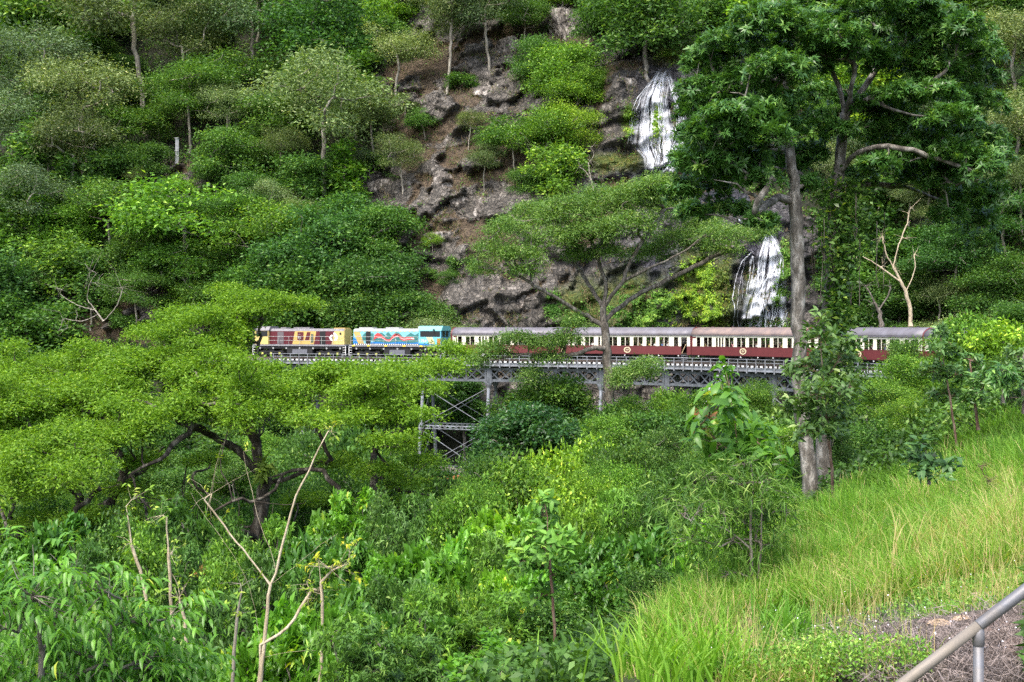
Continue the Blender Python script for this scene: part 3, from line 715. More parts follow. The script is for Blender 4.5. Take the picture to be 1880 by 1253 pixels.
# pairs of windows (x centre), single ones, doorways
WIN2 = [4.05, 2.5, .95, -.6, -2.15, -5.05]
def carriage(roofmat):
    R = empty('passenger_carriage'); L = 7.28; Wd = 1.38; ZB, ZS, ZH, ZE = .78, 1.72, 2.7, 2.98
    for side in (-1, 1):
        y0, y1 = sorted((side*Wd, side*(Wd-.06)))
        f = side
        doors = [(6.05, 6.72)] if side < 0 else [(-6.72, -6.05)]
        mb = MB(); xs = [-L, *[v for d in doors for v in d], L]
        for a, b in zip(xs[::2], xs[1::2]): mb.box(a, b, y0, y1, ZB, ZS)
        mb.build('lower_panel', MAROON, R)
        mb = MB(); yb = side*(Wd+.012)
        for z in (ZS-.03, ZB+.06): mb.box(-L, doors[0][0], min(y0, y1)-.012 if side < 0 else y1, y0 if side < 0 else y1+.012, z-.025, z+.025)
        mb.build('waist_rail', MAROON, R)
        # cream window band: header, pillars
        op = []
        for c in WIN2: op += [(c-.56, c-.03), (c+.03, c+.56)]
        op += [(5.2, 5.72), (-6.6, -6.1), (-3.95, -3.7), (-3.55, -3.3), (-3.15, -2.95+.02)]
        op = sorted(op)
        if side > 0: op = sorted((-b, -a) for a, b in op)
        op = [o for o in op if not any(o[0] < d[1] and o[1] > d[0] for d in doors)]+doors
        op.sort(); mb = MB(); mb.box(-L, L, y0, y1, ZH, ZE); x = -L
        for a, b in op:
            if a-x > .001: mb.box(x, a, y0, y1, ZS, ZH)
            x = b
        mb.box(x, L, y0, y1, ZS, ZH)
        band = mb.build('window_band', CREAM, R)
        for a, b in op:
            if (a, b) in doors: continue
            m = MB(); ya, yc = sorted((side*(Wd-.03), side*(Wd-.055)))
            for z in (2.02, 2.32): m.box(a, b, ya, yc, z-.018, z+.018)
            m.box(a, b, ya, yc, ZS, ZS+.05); m.box(a, a+.03, ya, yc, ZS+.05, ZH); m.box(b-.03, b, ya, yc, ZS+.05, ZH)
            m.build('window', INT, R)
        d0, d1 = doors[0]
        m = MB(); m.beam((d0+.08, side*(Wd+.03), ZB+.15), (d1-.12, side*(Wd+.03), 1.95), .05, .05); m.build('door_bar', mat_simple('bar_tan', (.5, .38, .22), .5), R)
        m = MB()
        for z in (.3, .52, .74): m.box(d0, d1, *sorted((side*(Wd-.2), side*(Wd+.06))), z-.02, z+.02)
        m.box(d0-.02, d0, *sorted((side*(Wd-.1), side*(Wd))), .28, .8); m.box(d1, d1+.02, *sorted((side*(Wd-.1), side*(Wd))), .28, .8)
        m.build('step', STEEL_L, R)
        # emblem: round cream ring with a winged mark
        m = MB(); ye = side*(Wd+.004); yf = side*(Wd+.03); n = 20
        ring = []
        for k in range(n):
            a0, a1 = 2*math.pi*k/n, 2*math.pi*(k+1)/n
            pol = [(-.35+.42*math.cos(a0), 1.27+.33*math.sin(a0)), (-.35+.42*math.cos(a1), 1.27+.33*math.sin(a1)), (-.35+.31*math.cos(a1), 1.27+.23*math.sin(a1)), (-.35+.31*math.cos(a0), 1.27+.23*math.sin(a0))]
            m.prism(pol, min(ye, yf), max(ye, yf))
        em = m.build('emblem', GOLD, R)
        m = MB()
        for px_, pz, w, h in ((-.5, 1.3, .14, .05), (-.35, 1.34, .12, .06), (-.2, 1.3, .14, .05), (-.42, 1.22, .12, .05), (-.27, 1.21, .14, .05), (-.35, 1.28, .06, .14)):
            m.prism([(px_-w/2, pz-h/2), (px_+w/2, pz-h/2+.02), (px_+w/2, pz+h/2+.02), (px_-w/2, pz+h/2)], min(ye, yf), max(ye, yf))
        m.build('emblem_mark', GOLD, em)
        m = MB(); m.box(-7.15, -6.72, *sorted((side*(Wd+.003), side*(Wd+.02))), 2.6, 2.76); m.box(-3.5, -3.3, *sorted((side*(Wd+.003), side*(Wd+.02))), 1.45, 1.62)
        m.build('name_board', MAROON, R)
    # ends
    for e in (-1, 1):
        x0, x1 = sorted((e*L, e*(L-.06))); mb = MB(); mb.box(x0, x1, -1.32, -.4, ZB, ZE); mb.box(x0, x1, .4, 1.32, ZB, ZE); mb.box(x0, x1, -.4, .4, 2.75, ZE)
        mb.prismx([(-1.3, ZE), (1.3, ZE), (1.15, ZE+.35), (.8, ZE+.62), (.3, ZE+.76), (-.3, ZE+.76), (-.8, ZE+.62), (-1.15, ZE+.35)], x0, x1)
        mb.build('end_wall', MAROON, R)
        mb = MB(); x0, x1 = sorted((e*(L+.02), e*(L+.2)))
        arc = [(-1.44, ZB+.1), (-1.46, ZE-.05)]+[(-1.47*math.cos(a), ZE+.84*math.sin(a)) for a in np.linspace(.1, math.pi-.1, 14)]+[(1.46, ZE-.05), (1.44, ZB+.1)]
        inn = [(y*.82, (z-ZB)*.93+ZB) for y, z in arc]
        for k in range(len(arc)-1): mb.prismx([arc[k], arc[k+1], inn[k+1], inn[k]], x0, x1)
        mb.build('end_surround', MAROON, R)
        mb = MB(); x0, x1 = sorted((e*(L+.04), e*(L+.34))); mb.box(x0, x1, -.5, -.4, .9, 2.8); mb.box(x0, x1, .4, .5, .9, 2.8); mb.box(x0, x1, -.5, .5, 2.8, 2.9); mb.build('gangway', BELL, R)
    # roof: arched shell
    n = 18; prof = [(-1.5*math.cos(a), ZE-.06+.86*math.sin(a)**.85) for a in np.linspace(0, math.pi, n)]
    mb = MB(); mb.v = []; xs = list(np.linspace(-L-.02, L+.02, 13)); vs = []; fs = []
    for x in xs: vs += [(x, y, z) for y, z in prof]
    for i in range(len(xs)-1):
        for k in range(n-1): fs.append((i*n+k, (i+1)*n+k, (i+1)*n+k+1, i*n+k+1))
    mb.add(vs, fs); ro = mb.build('roof', roofmat, R, True); so = ro.modifiers.new('s', 'SOLIDIFY'); so.thickness = .06; so.offset = -1
    mb = MB()
    for y, z in ((-1.5, ZE-.06), (1.5, ZE-.06)): mb.tube([(-L, y, z), (L, y, z)], .035, 6)
    mb.build('gutter', ROOFG, ro)
    for x in np.linspace(-5.5, 5.5, 5):
        mb = MB(); mb.tube([(x, 0, ZE+.74), (x, 0, ZE+.86), (x, 0, ZE+.9)], [.12, .12, .2], 10); mb.build('roof_vent', roofmat, ro)
    mb = MB(); mb.box(-L+.07, L-.07, -1.3, 1.3, .86, .96); mb.build('floor_board', INT, R)
    mb = MB(); mb.box(-L+.07, L-.07, -1.25, 1.25, ZE-.1, ZE-.04); mb.build('ceiling_lining', INT, R)
    for x in np.arange(-5.6, 5.6, 1.55):
        for y in (-.78, .78):
            mb = MB(); mb.box(x-.25, x+.2, y-.48, y+.48, .97, 1.4); mb.box(x+.2, x+.3, y-.48, y+.48, .97, 1.95); mb.build('seat', SEATM, R)
    # underframe
    mb = MB(); mb.box(-L, L, -1.2, 1.2, .68, .77)
    for y in (-1.0, 1.0):
        mb.beam((-3.6, y, .7), (-1.6, y, .36), .06, .06); mb.beam((-1.6, y, .36), (1.6, y, .36), .06, .06); mb.beam((1.6, y, .36), (3.6, y, .7), .06, .06)
        for x in (-1.6, 0, 1.6): mb.beam((x, y, .36), (x, y, .7), .05, .05)
    mb.box(-1.2, -.2, -.95, -.4, .3, .67); mb.box(.5, 1.6, -.9, -.3, .34, .67); mb.tube([(-2.8, -.6, .5), (-1.7, -.6, .5)], .17, 10); mb.box(-.4, .6, .4, .9, .33, .67)
    mb.build('underframe', UNDER, R)
    for x in (-6.4, -3, -.7, 1.5, 3.4, 5.7):
        mb = MB(); mb.box(x-.07, x+.07, -1.33, -1.23, .62, .74); mb.build('marker_plate', WHITE, R)
    wheel_me = None
    for bx in (-4.9, 4.9):
        bg_ = MB()
        for y in (-.78, .78):
            bg_.box(bx-1.15, bx+1.15, y-.05, y+.05, .42, .56); bg_.box(bx-.2, bx+.2, y-.07, y+.07, .24, .42)
            for wx in (-.78, .78): bg_.box(bx+wx-.13, bx+wx+.13, y-.1, y+.1, .25, .52)
        bg_.box(bx-.12, bx+.12, -.9, .9, .42, .66); bo = bg_.build('bogie', UNDER, R)
        for wx in (-.78, .78):
            for y in (-.6, .6):
                m = MB(); pts = [(bx+wx, y-.07, .4), (bx+wx, y-.05, .4), (bx+wx, y+.05, .4), (bx+wx, y+.07, .4)]
                m.tube(pts, [.33, .4, .4, .33], 16); m.build('wheel', mat_simple('wheel_steel', (.08, .07, .065), .6, .5), bo)
    mb = MB()
    for e in (-1, 1): mb.box(*sorted((e*(L+.02), e*(L+.36))), -.12, .12, .62, .86)
    mb.build('coupler', UNDER, R)
    return R
def place(o, s_mid, half=4.9):
    a, b = TP(s_mid-half, 0, RAIL), TP(s_mid+half, 0, RAIL); o.location = (a+b)/2; o.rotation_euler = (0, 0, math.atan2(b.y-a.y, b.x-a.x))
cars = []
mids = [8.1, 23.1, 38.1, 53.1, 68.1]
labs = ['grey-roofed maroon and cream carriage directly behind the turquoise locomotive, half hidden by a leafy branch',
        'grey-roofed maroon and cream carriage crossed by the trunk of the spreading feathery tree',
        'brown-roofed maroon and cream carriage passing in front of the lower waterfall',
        'grey-roofed maroon and cream carriage running behind the two tall dark tree trunks',
        'last maroon and cream carriage in view, mostly hidden by shrubs on the right bank']
c0 = carriage(ROOFG)
for i, (m, l) in enumerate(zip(mids, labs)):
    c = c0 if i == 0 else copy_tree(c0)
    place(c, m); tag(c, l, 'train carriage', 'maroon and cream carriages of the train'); cars.append(c)
    if i == 2:
        for ch in c.children:
            if ch.name.startswith('roof'):
                ch.data = ch.data.copy(); ch.data.materials[0] = ROOFB
                for v in ch.children:
                    if v.name.startswith('roof_vent'): v.data = v.data.copy(); v.data.materials[0] = ROOFB

# passengers
def person_mesh(arm=0):
    bm = bpy.data.meshes.new('person')
    v = [(0,0,0),(0,0,.22),(0,0,.42),(0,0,.53),(0,0,.6),(0,-.01,.72),(0,-.01,.79), (-.19,0,.44),(-.24,-.05,.2),(-.2,-.26,.16+.1*arm),(.19,0,.44),(.24,-.05,.2),(.2,-.26,.16), (-.1,-.2,.0),(-.1,-.42,.0),(.1,-.2,.0),(.1,-.42,.0),(-.1,-.44,-.35),(.1,-.44,-.35)]
    e = [(0,1),(1,2),(2,3),(3,4),(4,5),(5,6),(2,7),(7,8),(8,9),(2,10),(10,11),(11,12),(0,13),(13,14),(0,15),(15,16),(14,17),(16,18)]
    r = [.15,.15,.15,.06,.06,.1,.07,.065,.05,.04,.065,.05,.04,.1,.08,.1,.08,.06,.06]
    bm.from_pydata(v, e, []); o = bpy.data.objects.new('tmp', bm); COL.objects.link(o)
    sk = o.modifiers.new('s', 'SKIN'); su = o.modifiers.new('u', 'SUBSURF'); su.levels = su.render_levels = 1
    for i, x in enumerate(r): bm.skin_vertices[0].data[i].radius = (x, x*.8)
    bm.skin_vertices[0].data[0].use_root = True
    dg = bpy.context.evaluated_depsgraph_get(); me = bpy.data.meshes.new_from_object(o.evaluated_get(dg)); bpy.data.objects.remove(o)
    return me
SHIRTS = [mat_simple('shirt_'+n, c, .8) for n, c in (('white', (.75, .75, .72)), ('red', (.45, .06, .05)), ('blue', (.12, .2, .42)), ('grey', (.35, .35, .36)), ('pink', (.65, .3, .34)), ('yellow', (.6, .5, .2)))]
SN = ['white', 'red', 'blue', 'grey', 'pink', 'yellow']
rg = np.random.default_rng(8); pm = []
for k in range(6):
    me = person_mesh(k % 2); me.name = 'person'; me.materials.append(SHIRTS[k]); me.materials.append(SKIN)
    for p in me.polygons: p.material_index = 1 if p.center.z > .5 or (p.center.y < -.16 and .1 < p.center.z < .35) else 0
    pm.append(me)
hm = MB(); hm.tube([(0, .03, .68), (0, .03, .75), (0, .02, .81), (0, .01, .835)], [.095, .112, .085, .02], 10); hair_me = hm.mesh('hair', True)
HAIR = [mat_simple('hair_dark', (.03, .02, .015), .7), mat_simple('hair_grey', (.55, .53, .5), .7), mat_simple('hat_white', (.75, .73, .68), .7)]
HN = ['dark hair', 'grey hair', 'a white cap']
ORD = ['first', 'second', 'third', 'fourth', 'fifth', 'sixth', 'seventh', 'eighth', 'ninth', 'tenth', 'eleventh', 'twelfth', 'thirteenth', 'fourteenth', 'fifteenth', 'sixteenth', 'seventeenth', 'eighteenth', 'nineteenth', 'twentieth',
       'twenty-first', 'twenty-second', 'twenty-third', 'twenty-fourth', 'twenty-fifth', 'twenty-sixth', 'twenty-seventh', 'twenty-eighth', 'twenty-ninth', 'thirtieth']
CN = ['the first carriage', 'the carriage behind the feathery tree', 'the brown-roofed carriage', 'the carriage behind the dark trunks', '']
for ci, seats in enumerate([[-5.1, -4.9+.3, 1.2, 2.3], [-4.9, .8, 1.3, 2.2, 2.8, 3.7, 4.3, 5.4], [-5.9, -3.4, -2.3, -.9, .9, 2.6, 3.9], [-2.2, .9, 2.3, 2.8, 3.8, 4.3]]):
    for k, x in enumerate(seats):
        si = int(rg.integers(6)); hi = int(rg.integers(3)); o = link('person', pm[si]); h = link('hair' if hi < 2 else 'cap', hair_me, o); h.data = hair_me
        if h.data.users < 3 and not len(hair_me.materials): hair_me.materials.append(HAIR[0])
        h.material_slots[0].link = 'OBJECT'; h.material_slots[0].material = HAIR[hi]
        Mx = Matrix.Translation(cars[ci].location) @ Matrix.Rotation(cars[ci].rotation_euler.z, 4, 'Z')
        o.location = Mx @ Vector((x, -.8, 1.46)); o.rotation_euler = (0, 0, cars[ci].rotation_euler.z+float(rg.uniform(-.5, .5)))
        tag(o, f'{ORD[k]} passenger from left in {CN[ci]}, {SN[si]} top, {HN[hi]}', 'person', 'passengers at the carriage windows')

# locomotives -----------------------------------------------------------
YEL = mat_simple('yellow_paint', (.55, .38, .12), .45, 0, .4, .15, 3)
YELP = mat_simple('pale_yellow_paint', (.6, .47, .17), .45, 0, .4, .12, 3)
MAR2 = mat_simple('loco_maroon', (.1, .011, .019), .42, 0, .45, .15, 3)
LROOF = mat_simple('loco_roof_grey', (.22, .21, .22), .6, .1, .4, .3, 3)
SKY_ = mat_simple('mural_sky', (.2, .46, .54), .4, 0, .45, .1, 2)
TEALG = mat_simple('mural_hills', (.04, .18, .17), .4, 0, .45, .2, 2)
BLUE = mat_simple('mural_blue', (.02, .2, .55), .4, 0, .45, .15, 2)
REDM = mat_simple('mural_red', (.6, .06, .06), .4)
PINK = mat_simple('mural_pink', (.75, .38, .38), .4)
TEAL = mat_simple('turquoise_paint', (.17, .5, .48), .4, 0, .45, .1, 3)
TEALD = mat_simple('cab_blue', (.16, .5, .62), .4, 0, .45, .1, 3)
LGREY = mat_simple('light_grey_paint', (.38, .39, .38), .5, 0, .4, .2, 5)
def sheet(name, polys, side, y, mat, parent, th=.004):
    mb = MB()
    for p in polys: mb.prism(p, *sorted((side*y, side*(y+th))))
    return mb.build(name, mat, parent)
def loco_common(R, hx0, hx1, cx0, cx1, L, hoodm, roofm, cabm, cabroofm, cabtop, tex_top):
    HW = 1.0; ZD = 1.62
    mb = MB(); mb.box(-L, L, -1.3, 1.3, 1.42, ZD); mb.build('side_sill', mat_simple('sill_grey', (.24, .24, .26), .6, 0, .4, .3, 4), R)
    mb = MB(); mb.box(-L+.3, L-.3, -1.15, 1.15, 1.1, 1.42); mb.box(-1.7, 1.9, -1.2, 1.2, .35, 1.1); mb.build('underframe', UNDER, R)
    mb = MB(); mb.box(-.9, 1.2, -1.28, -1.2, .42, 1.02); mb.box(-.9, 1.2, 1.2, 1.28, .42, 1.02); mb.build('fuel_tank', mat_simple('tank_grey', (.14, .145, .17), .55, 0, .4, .3, 4), R)
    for bx in (-4.1, 4.1):
        m = MB()
        for y in (-.95, .95):
            m.box(bx-1.7, bx+1.7, y-.06, y+.06, .58, .78); m.box(bx-.3, bx+.3, y-.09, y+.09, .3, .6); m.beam((bx-1.4, y, .6), (bx-.3, y, .35), .08, .1); m.beam((bx+.3, y, .35), (bx+1.4, y, .6), .08, .1)
        m.box(bx-.4, bx+.4, -.95, .95, .7, 1.1); bo = m.build('bogie', UNDER, R)
        for wx in (-1.25, 0, 1.25):
            for y in (-.62, .62):
                w = MB(); w.tube([(bx+wx, y-.07, .46), (bx+wx, y-.05, .46), (bx+wx, y+.05, .46), (bx+wx, y+.07, .46)], [.4, .46, .46, .4], 18); w.build('wheel', mat_simple('wheel_steel', (.08, .07, .065), .6, .5), bo)
            for y in (-1, 1):
                w = MB(); w.box(bx+wx-.13, bx+wx+.13, y*1.02-.05, y*1.02+.05, .36, .6); w.build('axle_box', mat_simple('axle_yellow', (.5, .5, .12), .6), bo)
    # hood with rounded top
    def hood(x0, x1, zt, mat, name='hood'):
        pr = [(-HW, ZD), (-HW, zt-.28), (-HW+.1, zt-.1), (-HW+.32, zt), (HW-.32, zt), (HW-.1, zt-.1), (HW, zt-.28), (HW, ZD)]
        return MB().prismx(pr, x0, x1).build(name, mat, R, bevel=.03)
    ho = hood(hx0, hx1, 3.6, hoodm)
    pr = [(-HW-.012, 3.3), (-HW+.09, 3.515), (-HW+.31, 3.614), (HW-.31, 3.614), (HW-.09, 3.515), (HW+.012, 3.3), (HW, 3.28), (HW-.12, 3.49), (HW-.33, 3.59), (-HW+.33, 3.59), (-HW+.12, 3.49), (-HW, 3.28)]
    m = MB()
    for k in range(5):
        a, b = pr[k], pr[k+1]; c, d = pr[10-k], pr[11-k]
        m.prismx([a, b, c, d], hx0+.05, hx1-.05)
    m.build('hood_roof', roofm, R)
    # cab
    cw = 1.32; m = MB(); zt = cabtop
    m.box(cx0, cx1, -cw, cw, ZD, 2.62); m.box(cx0, cx0+.08, -cw, cw, 2.62, 3.3); m.box(cx1-.08, cx1, -cw, -.9, 2.62, 3.3); m.box(cx1-.08, cx1, .9, cw, 2.62, 3.3); m.box(cx1-.08, cx1, -.05, .05, 2.62, 3.3)
    for y in (-1, 1):
        m.box(cx0+.08, cx0+.2, *sorted((y*cw, y*(cw-.06))), 2.62, 3.3)
    m.box(cx0, cx1, -cw, cw, 3.3, 3.38); cb = m.build('cab', cabm, R)
    m = MB(); pr = [(-cw-.05, 3.36), (-cw-.02, 3.46), (-cw+.28, zt-.06), (-cw+.55, zt), (cw-.55, zt), (cw-.28, zt-.06), (cw+.02, 3.46), (cw+.05, 3.36)]
    m.prismx(pr, cx0-.05, cx1+.12); m.build('cab_roof', cabroofm, cb)
    m = MB()
    for y in (-1, 1): m.box(cx0+.2, cx1-.1, *sorted((y*(cw-.04), y*(cw-.02))), 2.62, 3.3)
    m.box(cx1-.05, cx1-.03, -.9, .9, 2.62, 3.3); m.build('cab_window', GLASS, cb)
    # handrails, steps, pilots
    for y in (-1.27, 1.27):
        m = MB(); m.tube([(hx0-.2, y, 2.62), (hx1, y, 2.62)], .025, 5); m.tube([(hx0-.2, y, 2.12), (hx1, y, 2.12)], .02, 5)
        for x in np.arange(hx0-.2, hx1, 1.55): m.tube([(x, y, ZD), (x, y, 2.62)], .025, 5)
        m.build('handrail', LGREY, R)
    for e in (-1, 1):
        for y in (-1.2, 1.2):
            m = MB()
            for z in (.35, .65, .95, 1.25): m.box(*sorted((e*L, e*(L-.4))), y-.1, y+.1, z-.02, z+.02)
            m.box(e*L-.03, e*L+.03, y-.1, y+.1, .3, 1.42); m.build('steps', WHITE, R)
        m = MB(); m.box(*sorted((e*(L-.1), e*(L+.05))), -1.25, 1.25, .5, 1.42); m.box(*sorted((e*(L+.05), e*(L+.45))), -.12, .12, .7, .95); m.build('buffer_beam', UNDER, R)
    for x, w in tex_top:
        m = MB(); m.box(x-w/2, x+w/2, -.55, .55, 3.6, 3.78); m.build('roof_fan_housing', roofm, R, bevel=.03)
    for x in np.arange(-L+1, L-.5, 1.9): m = MB(); m.box(x-.1, x+.1, -1.2, -1.13, 1.05, 1.25); m.build('pipe_bracket', LGREY, R)
    return ho, HW, ZD
def logo_arrow(cx, cz, s):
    # left chevron and right hooked block, as on the nose
    a = [(cx-.62*s, cz-.02*s), (cx-.3*s, cz+.34*s), (cx-.02*s, cz+.34*s), (cx-.3*s, cz-.02*s), (cx-.08*s, cz-.36*s), (cx-.36*s, cz-.36*s)]
    b = [(cx+.0*s, cz+.6*s), (cx+.2*s, cz+.62*s), (cx+.62*s, cz+.18*s), (cx+.6*s, cz-.18*s), (cx+.4*s, cz-.36*s), (cx+.1*s, cz-.36*s), (cx+.2*s, cz-.18*s), (cx+.3*s, cz-.02*s), (cx+.1*s, cz+.24*s)]
    return [a, b]
def red_loco():
    R = empty('locomotive')
    loco_common(R, -4.3, 6.25, -6.3, -4.34, 6.6, MAR2, LROOF, YELP, LROOF, 3.9, [(0, 2.3), (-2.6, .8)])
    for sd_ in (-1, 1):
        z0, z1 = 1.64, 3.28; y = 1.002
        sheet('yellow_band', [[(-1.05, z0), (2.0, z0), (2.36, z1), (-.68, z1)]], sd_, y, YEL, R)
        sheet('maroon_letter', [[(-.35, 2.15), (.56, 2.15), (.56, 3.18), (-.3, 3.18)], [(.74, 2.15), (1.36, 2.15), (1.56, 3.18), (1.05, 3.18)]], sd_, y+.006, MAR2, R)
        sheet('small_lettering', [[(-.25, 2.36), (-.1, 2.36), (-.1, 2.68), (-.25, 2.68)], [(.0, 2.36), (.2, 2.36), (.2, 2.5), (0, 2.5)], [(-.2, 2.86), (.1, 2.86), (.1, 2.9), (-.2, 2.9)]], sd_, y+.012, LGREY, R)
        sheet('louvre_panel', [[(1.6, 1.85), (1.95, 1.85), (1.98, 2.95), (1.6, 2.95)]], sd_, y+.008, mat_simple('louvre', (.1, .12, .08), .7), R)
        sheet('radiator_door', [[(2.85, z0), (3.66, z0), (3.66, 3.26), (2.85, 3.26)]], sd_, y+.004, BLACK, R)
        sheet('grille', [[(-3.2, z0+.05), (-2.3, z0+.05), (-2.3, 3.2), (-3.2, 3.2)]], sd_, y+.004, mat_simple('grille_grey', (.12, .1, .11), .7), R)
        sheet('nose_panel', [[(4.5, z0), (6.24, z0), (6.24, 3.31), (4.9, 3.31)]], sd_, y, YELP, R)
        sheet('arrow_logo', logo_arrow(4.75, 2.5, 1.0), sd_, y+.008, WHITE, R)
        sheet('lamp', [[(5.75+.14*math.cos(a), 3.0+.14*math.sin(a)) for a in np.linspace(0, 2*math.pi, 10)[:-1]]], sd_, y+.01, BLACK, R, .05)
    m = MB(); m.prismx([(-1.004, ZDD := 1.63), (-1.004, 3.33), (-.9, 3.52), (-.68, 3.62), (.68, 3.62), (.9, 3.52), (1.004, 3.33), (1.004, ZDD)], 6.252, 6.3); m.build('nose_end', YELP, R, bevel=.02)
    m = MB(); m.box(4.6, 6.2, -.6, .6, 3.62, 3.72); m.build('nose_roof', YEL, R)
    return R
def teal_loco():
    R = empty('locomotive')
    loco_common(R, -6.1, 3.05, 3.1, 6.05, 6.55, SKY_, LGREY, TEALD, TEAL, 3.95, [(-4.6, 1.9), (-.9, 1.8)])
    X = lambda zx: (zx/8.545+640-736)/14.35
    Z = lambda zy: 3.8-(zy/8.545+590-601)/14.35
    for sd_ in (-1, 1):
        y = 1.002
        sheet('mural_hills', [[(X(230), Z(300)), (X(230), Z(225)), (X(270), Z(185)), (X(330), Z(180)), (X(420), Z(190)), (X(430), Z(300))],
                              [(X(430), Z(330)), (X(430), Z(220)), (X(500), Z(190)), (X(560), Z(178)), (X(620), Z(215)), (X(670), Z(168)), (X(735), Z(225)), (X(800), Z(170)), (X(850), Z(178)), (X(940), Z(250)), (X(1050), Z(178)), (X(1120), Z(215)), (X(1180), Z(178)), (X(1190), Z(330))]], sd_, y, TEALG, R)
        wave = [(X(x), Z(322-8*math.sin(x/60.))) for x in range(375, 1200, 25)]
        sheet('mural_water', [[(X(70), Z(345)), (X(70), Z(250)), (X(250), Z(320)), (X(250), Z(345))], [(X(375), Z(346))]+wave+[(X(1190), Z(346))]], sd_, y+.005, BLUE, R)
        def band(pts, w, dz=0):
            top = [(X(a), Z(b-w*c)) for a, b, c in pts]; bot = [(X(a), Z(b+w*c)) for a, b, c in pts]
            return [[top[i], top[i+1], bot[i+1], bot[i]] for i in range(len(pts)-1)]
        snake = [(425, 290, .3), (440, 245, 1.3), (490, 215, 1.7), (550, 225, 1.1), (610, 265, .6), (650, 290, .5), (700, 290, .6), (740, 245, .9), (790, 215, 1.1), (850, 220, .9), (890, 260, 1.1), (940, 275, 1), (1000, 262, 1.1), (1060, 258, .9), (1110, 270, .5)]
        sheet('mural_red_band', band(snake, 22), sd_, y+.01, REDM, R)
        sheet('mural_pink_band', band([(a, b+22*c, .35) for a, b, c in snake[2:9]]+[(a, b, .45) for a, b, c in snake[9:]], 18), sd_, y+.015, PINK, R)
        sheet('mural_black_band', band([(770, 225, .4), (800, 205, .9), (840, 212, .9), (880, 245, .4)], 10), sd_, y+.02, BLACK, R)
        sheet('mural_white_marks', [[(X(630), Z(225)), (X(645), Z(210)), (X(640), Z(235))], [(X(790), Z(290)), (X(800), Z(265)), (X(808), Z(290))], [(X(1050), Z(262)), (X(1090), Z(252)), (X(1110), Z(262)), (X(1080), Z(272))]], sd_, y+.02, WHITE, R)
        sheet('yellow_stripe', [[(X(75), Z(165)), (X(180), Z(165)), (X(262), Z(348)), (X(160), Z(348))]], sd_, y+.012, YEL, R)
        sheet('stripe_emblem', [[(X(130), Z(215)), (X(175), Z(210)), (X(200), Z(245)), (X(150), Z(250))]], sd_, y+.016, mat_simple('tan', (.4, .3, .2), .6), R)
        sheet('radiator_door', [[(X(290), Z(350)), (X(372), Z(350)), (X(372), Z(160)), (X(290), Z(160))]], sd_, y+.016, BLACK, R)
        ck = [[(x, 1.63), (x+.14, 1.63), (x+.14, 1.75), (x, 1.75)] for x in np.arange(-6, 3, .29)]
        sheet('check_stripe_black', [[(-6.05, 1.63), (3, 1.63), (3, 1.77), (-6.05, 1.77)]], sd_, y+.018, BLACK, R); sheet('check_stripe_white', ck, sd_, y+.024, WHITE, R)
        sheet('sill_marker', [[(x, 1.44), (x+.42, 1.44), (x+.42, 1.6), (x, 1.6)] for x in (-6.1, -4.0, -1.6, .9, 3.2)], sd_, 1.302, mat_simple('marker_yellow', (.75, .55, .05), .5), R)
        sheet('roof_rim_mark', [[(x, 3.22), (x+.13, 3.22), (x+.13, 3.34), (x, 3.34)] for x in np.arange(-5.8, 3, .62)], sd_, y+.014, YELP, R)
        sheet('cab_lower_band', [[(3.1, 1.64), (5.2, 1.64), (5.2, 1.84), (3.1, 1.84)]], sd_, 1.322, BLUE, R)
        sheet('cab_crest', [[(4.1, 2.6), (4.95, 2.6), (5.35, 1.8), (4.6, 1.75)]], sd_, 1.328, mat_simple('crest_tan', (.55, .5, .3), .6), R)
        sheet('cab_door', [[(5.55, 1.66), (6.0, 1.66), (6.0, 2.45), (5.55, 2.45)]], sd_, 1.325, mat_simple('door_ochre', (.4, .18, .04), .5), R)
        tcv = bpy.data.curves.new('number', 'FONT'); tcv.body = '1764'; tcv.size = .52; tcv.extrude = .004; tcv.align_x = 'LEFT'
        to = bpy.data.objects.new('number', tcv); COL.objects.link(to); dg = bpy.context.evaluated_depsgraph_get(); me = bpy.data.meshes.new_from_object(to.evaluated_get(dg)); bpy.data.objects.remove(to)
        q = link('number', me, R, WHITE); q.rotation_euler = (math.radians(90), 0, 0 if sd_ < 0 else math.pi); q.location = (3.12 if sd_ < 0 else 4.4, sd_*1.33, 1.98)
    m = MB(); m.box(2.5, 3.0, -.3, .3, 3.62, 3.9); m.build('exhaust_stack', LGREY, R)
    m = MB(); m.tube([(5.2, -1.5, 3.35), (5.2, -1.5, 3.6)], .12, 8); m.build('horn', STEEL_D, R)
    return R
l2 = teal_loco(); place(l2, -6.7, 4.1); tag(l2, 'turquoise and blue locomotive with painted rainforest mural, cab next to the first carriage', 'locomotive', 'locomotives hauling the train')
l1 = red_loco(); place(l1, -20.4, 4.1); tag(l1, 'maroon and yellow locomotive with white arrow logo, at the head of the train', 'locomotive', 'locomotives hauling the train')

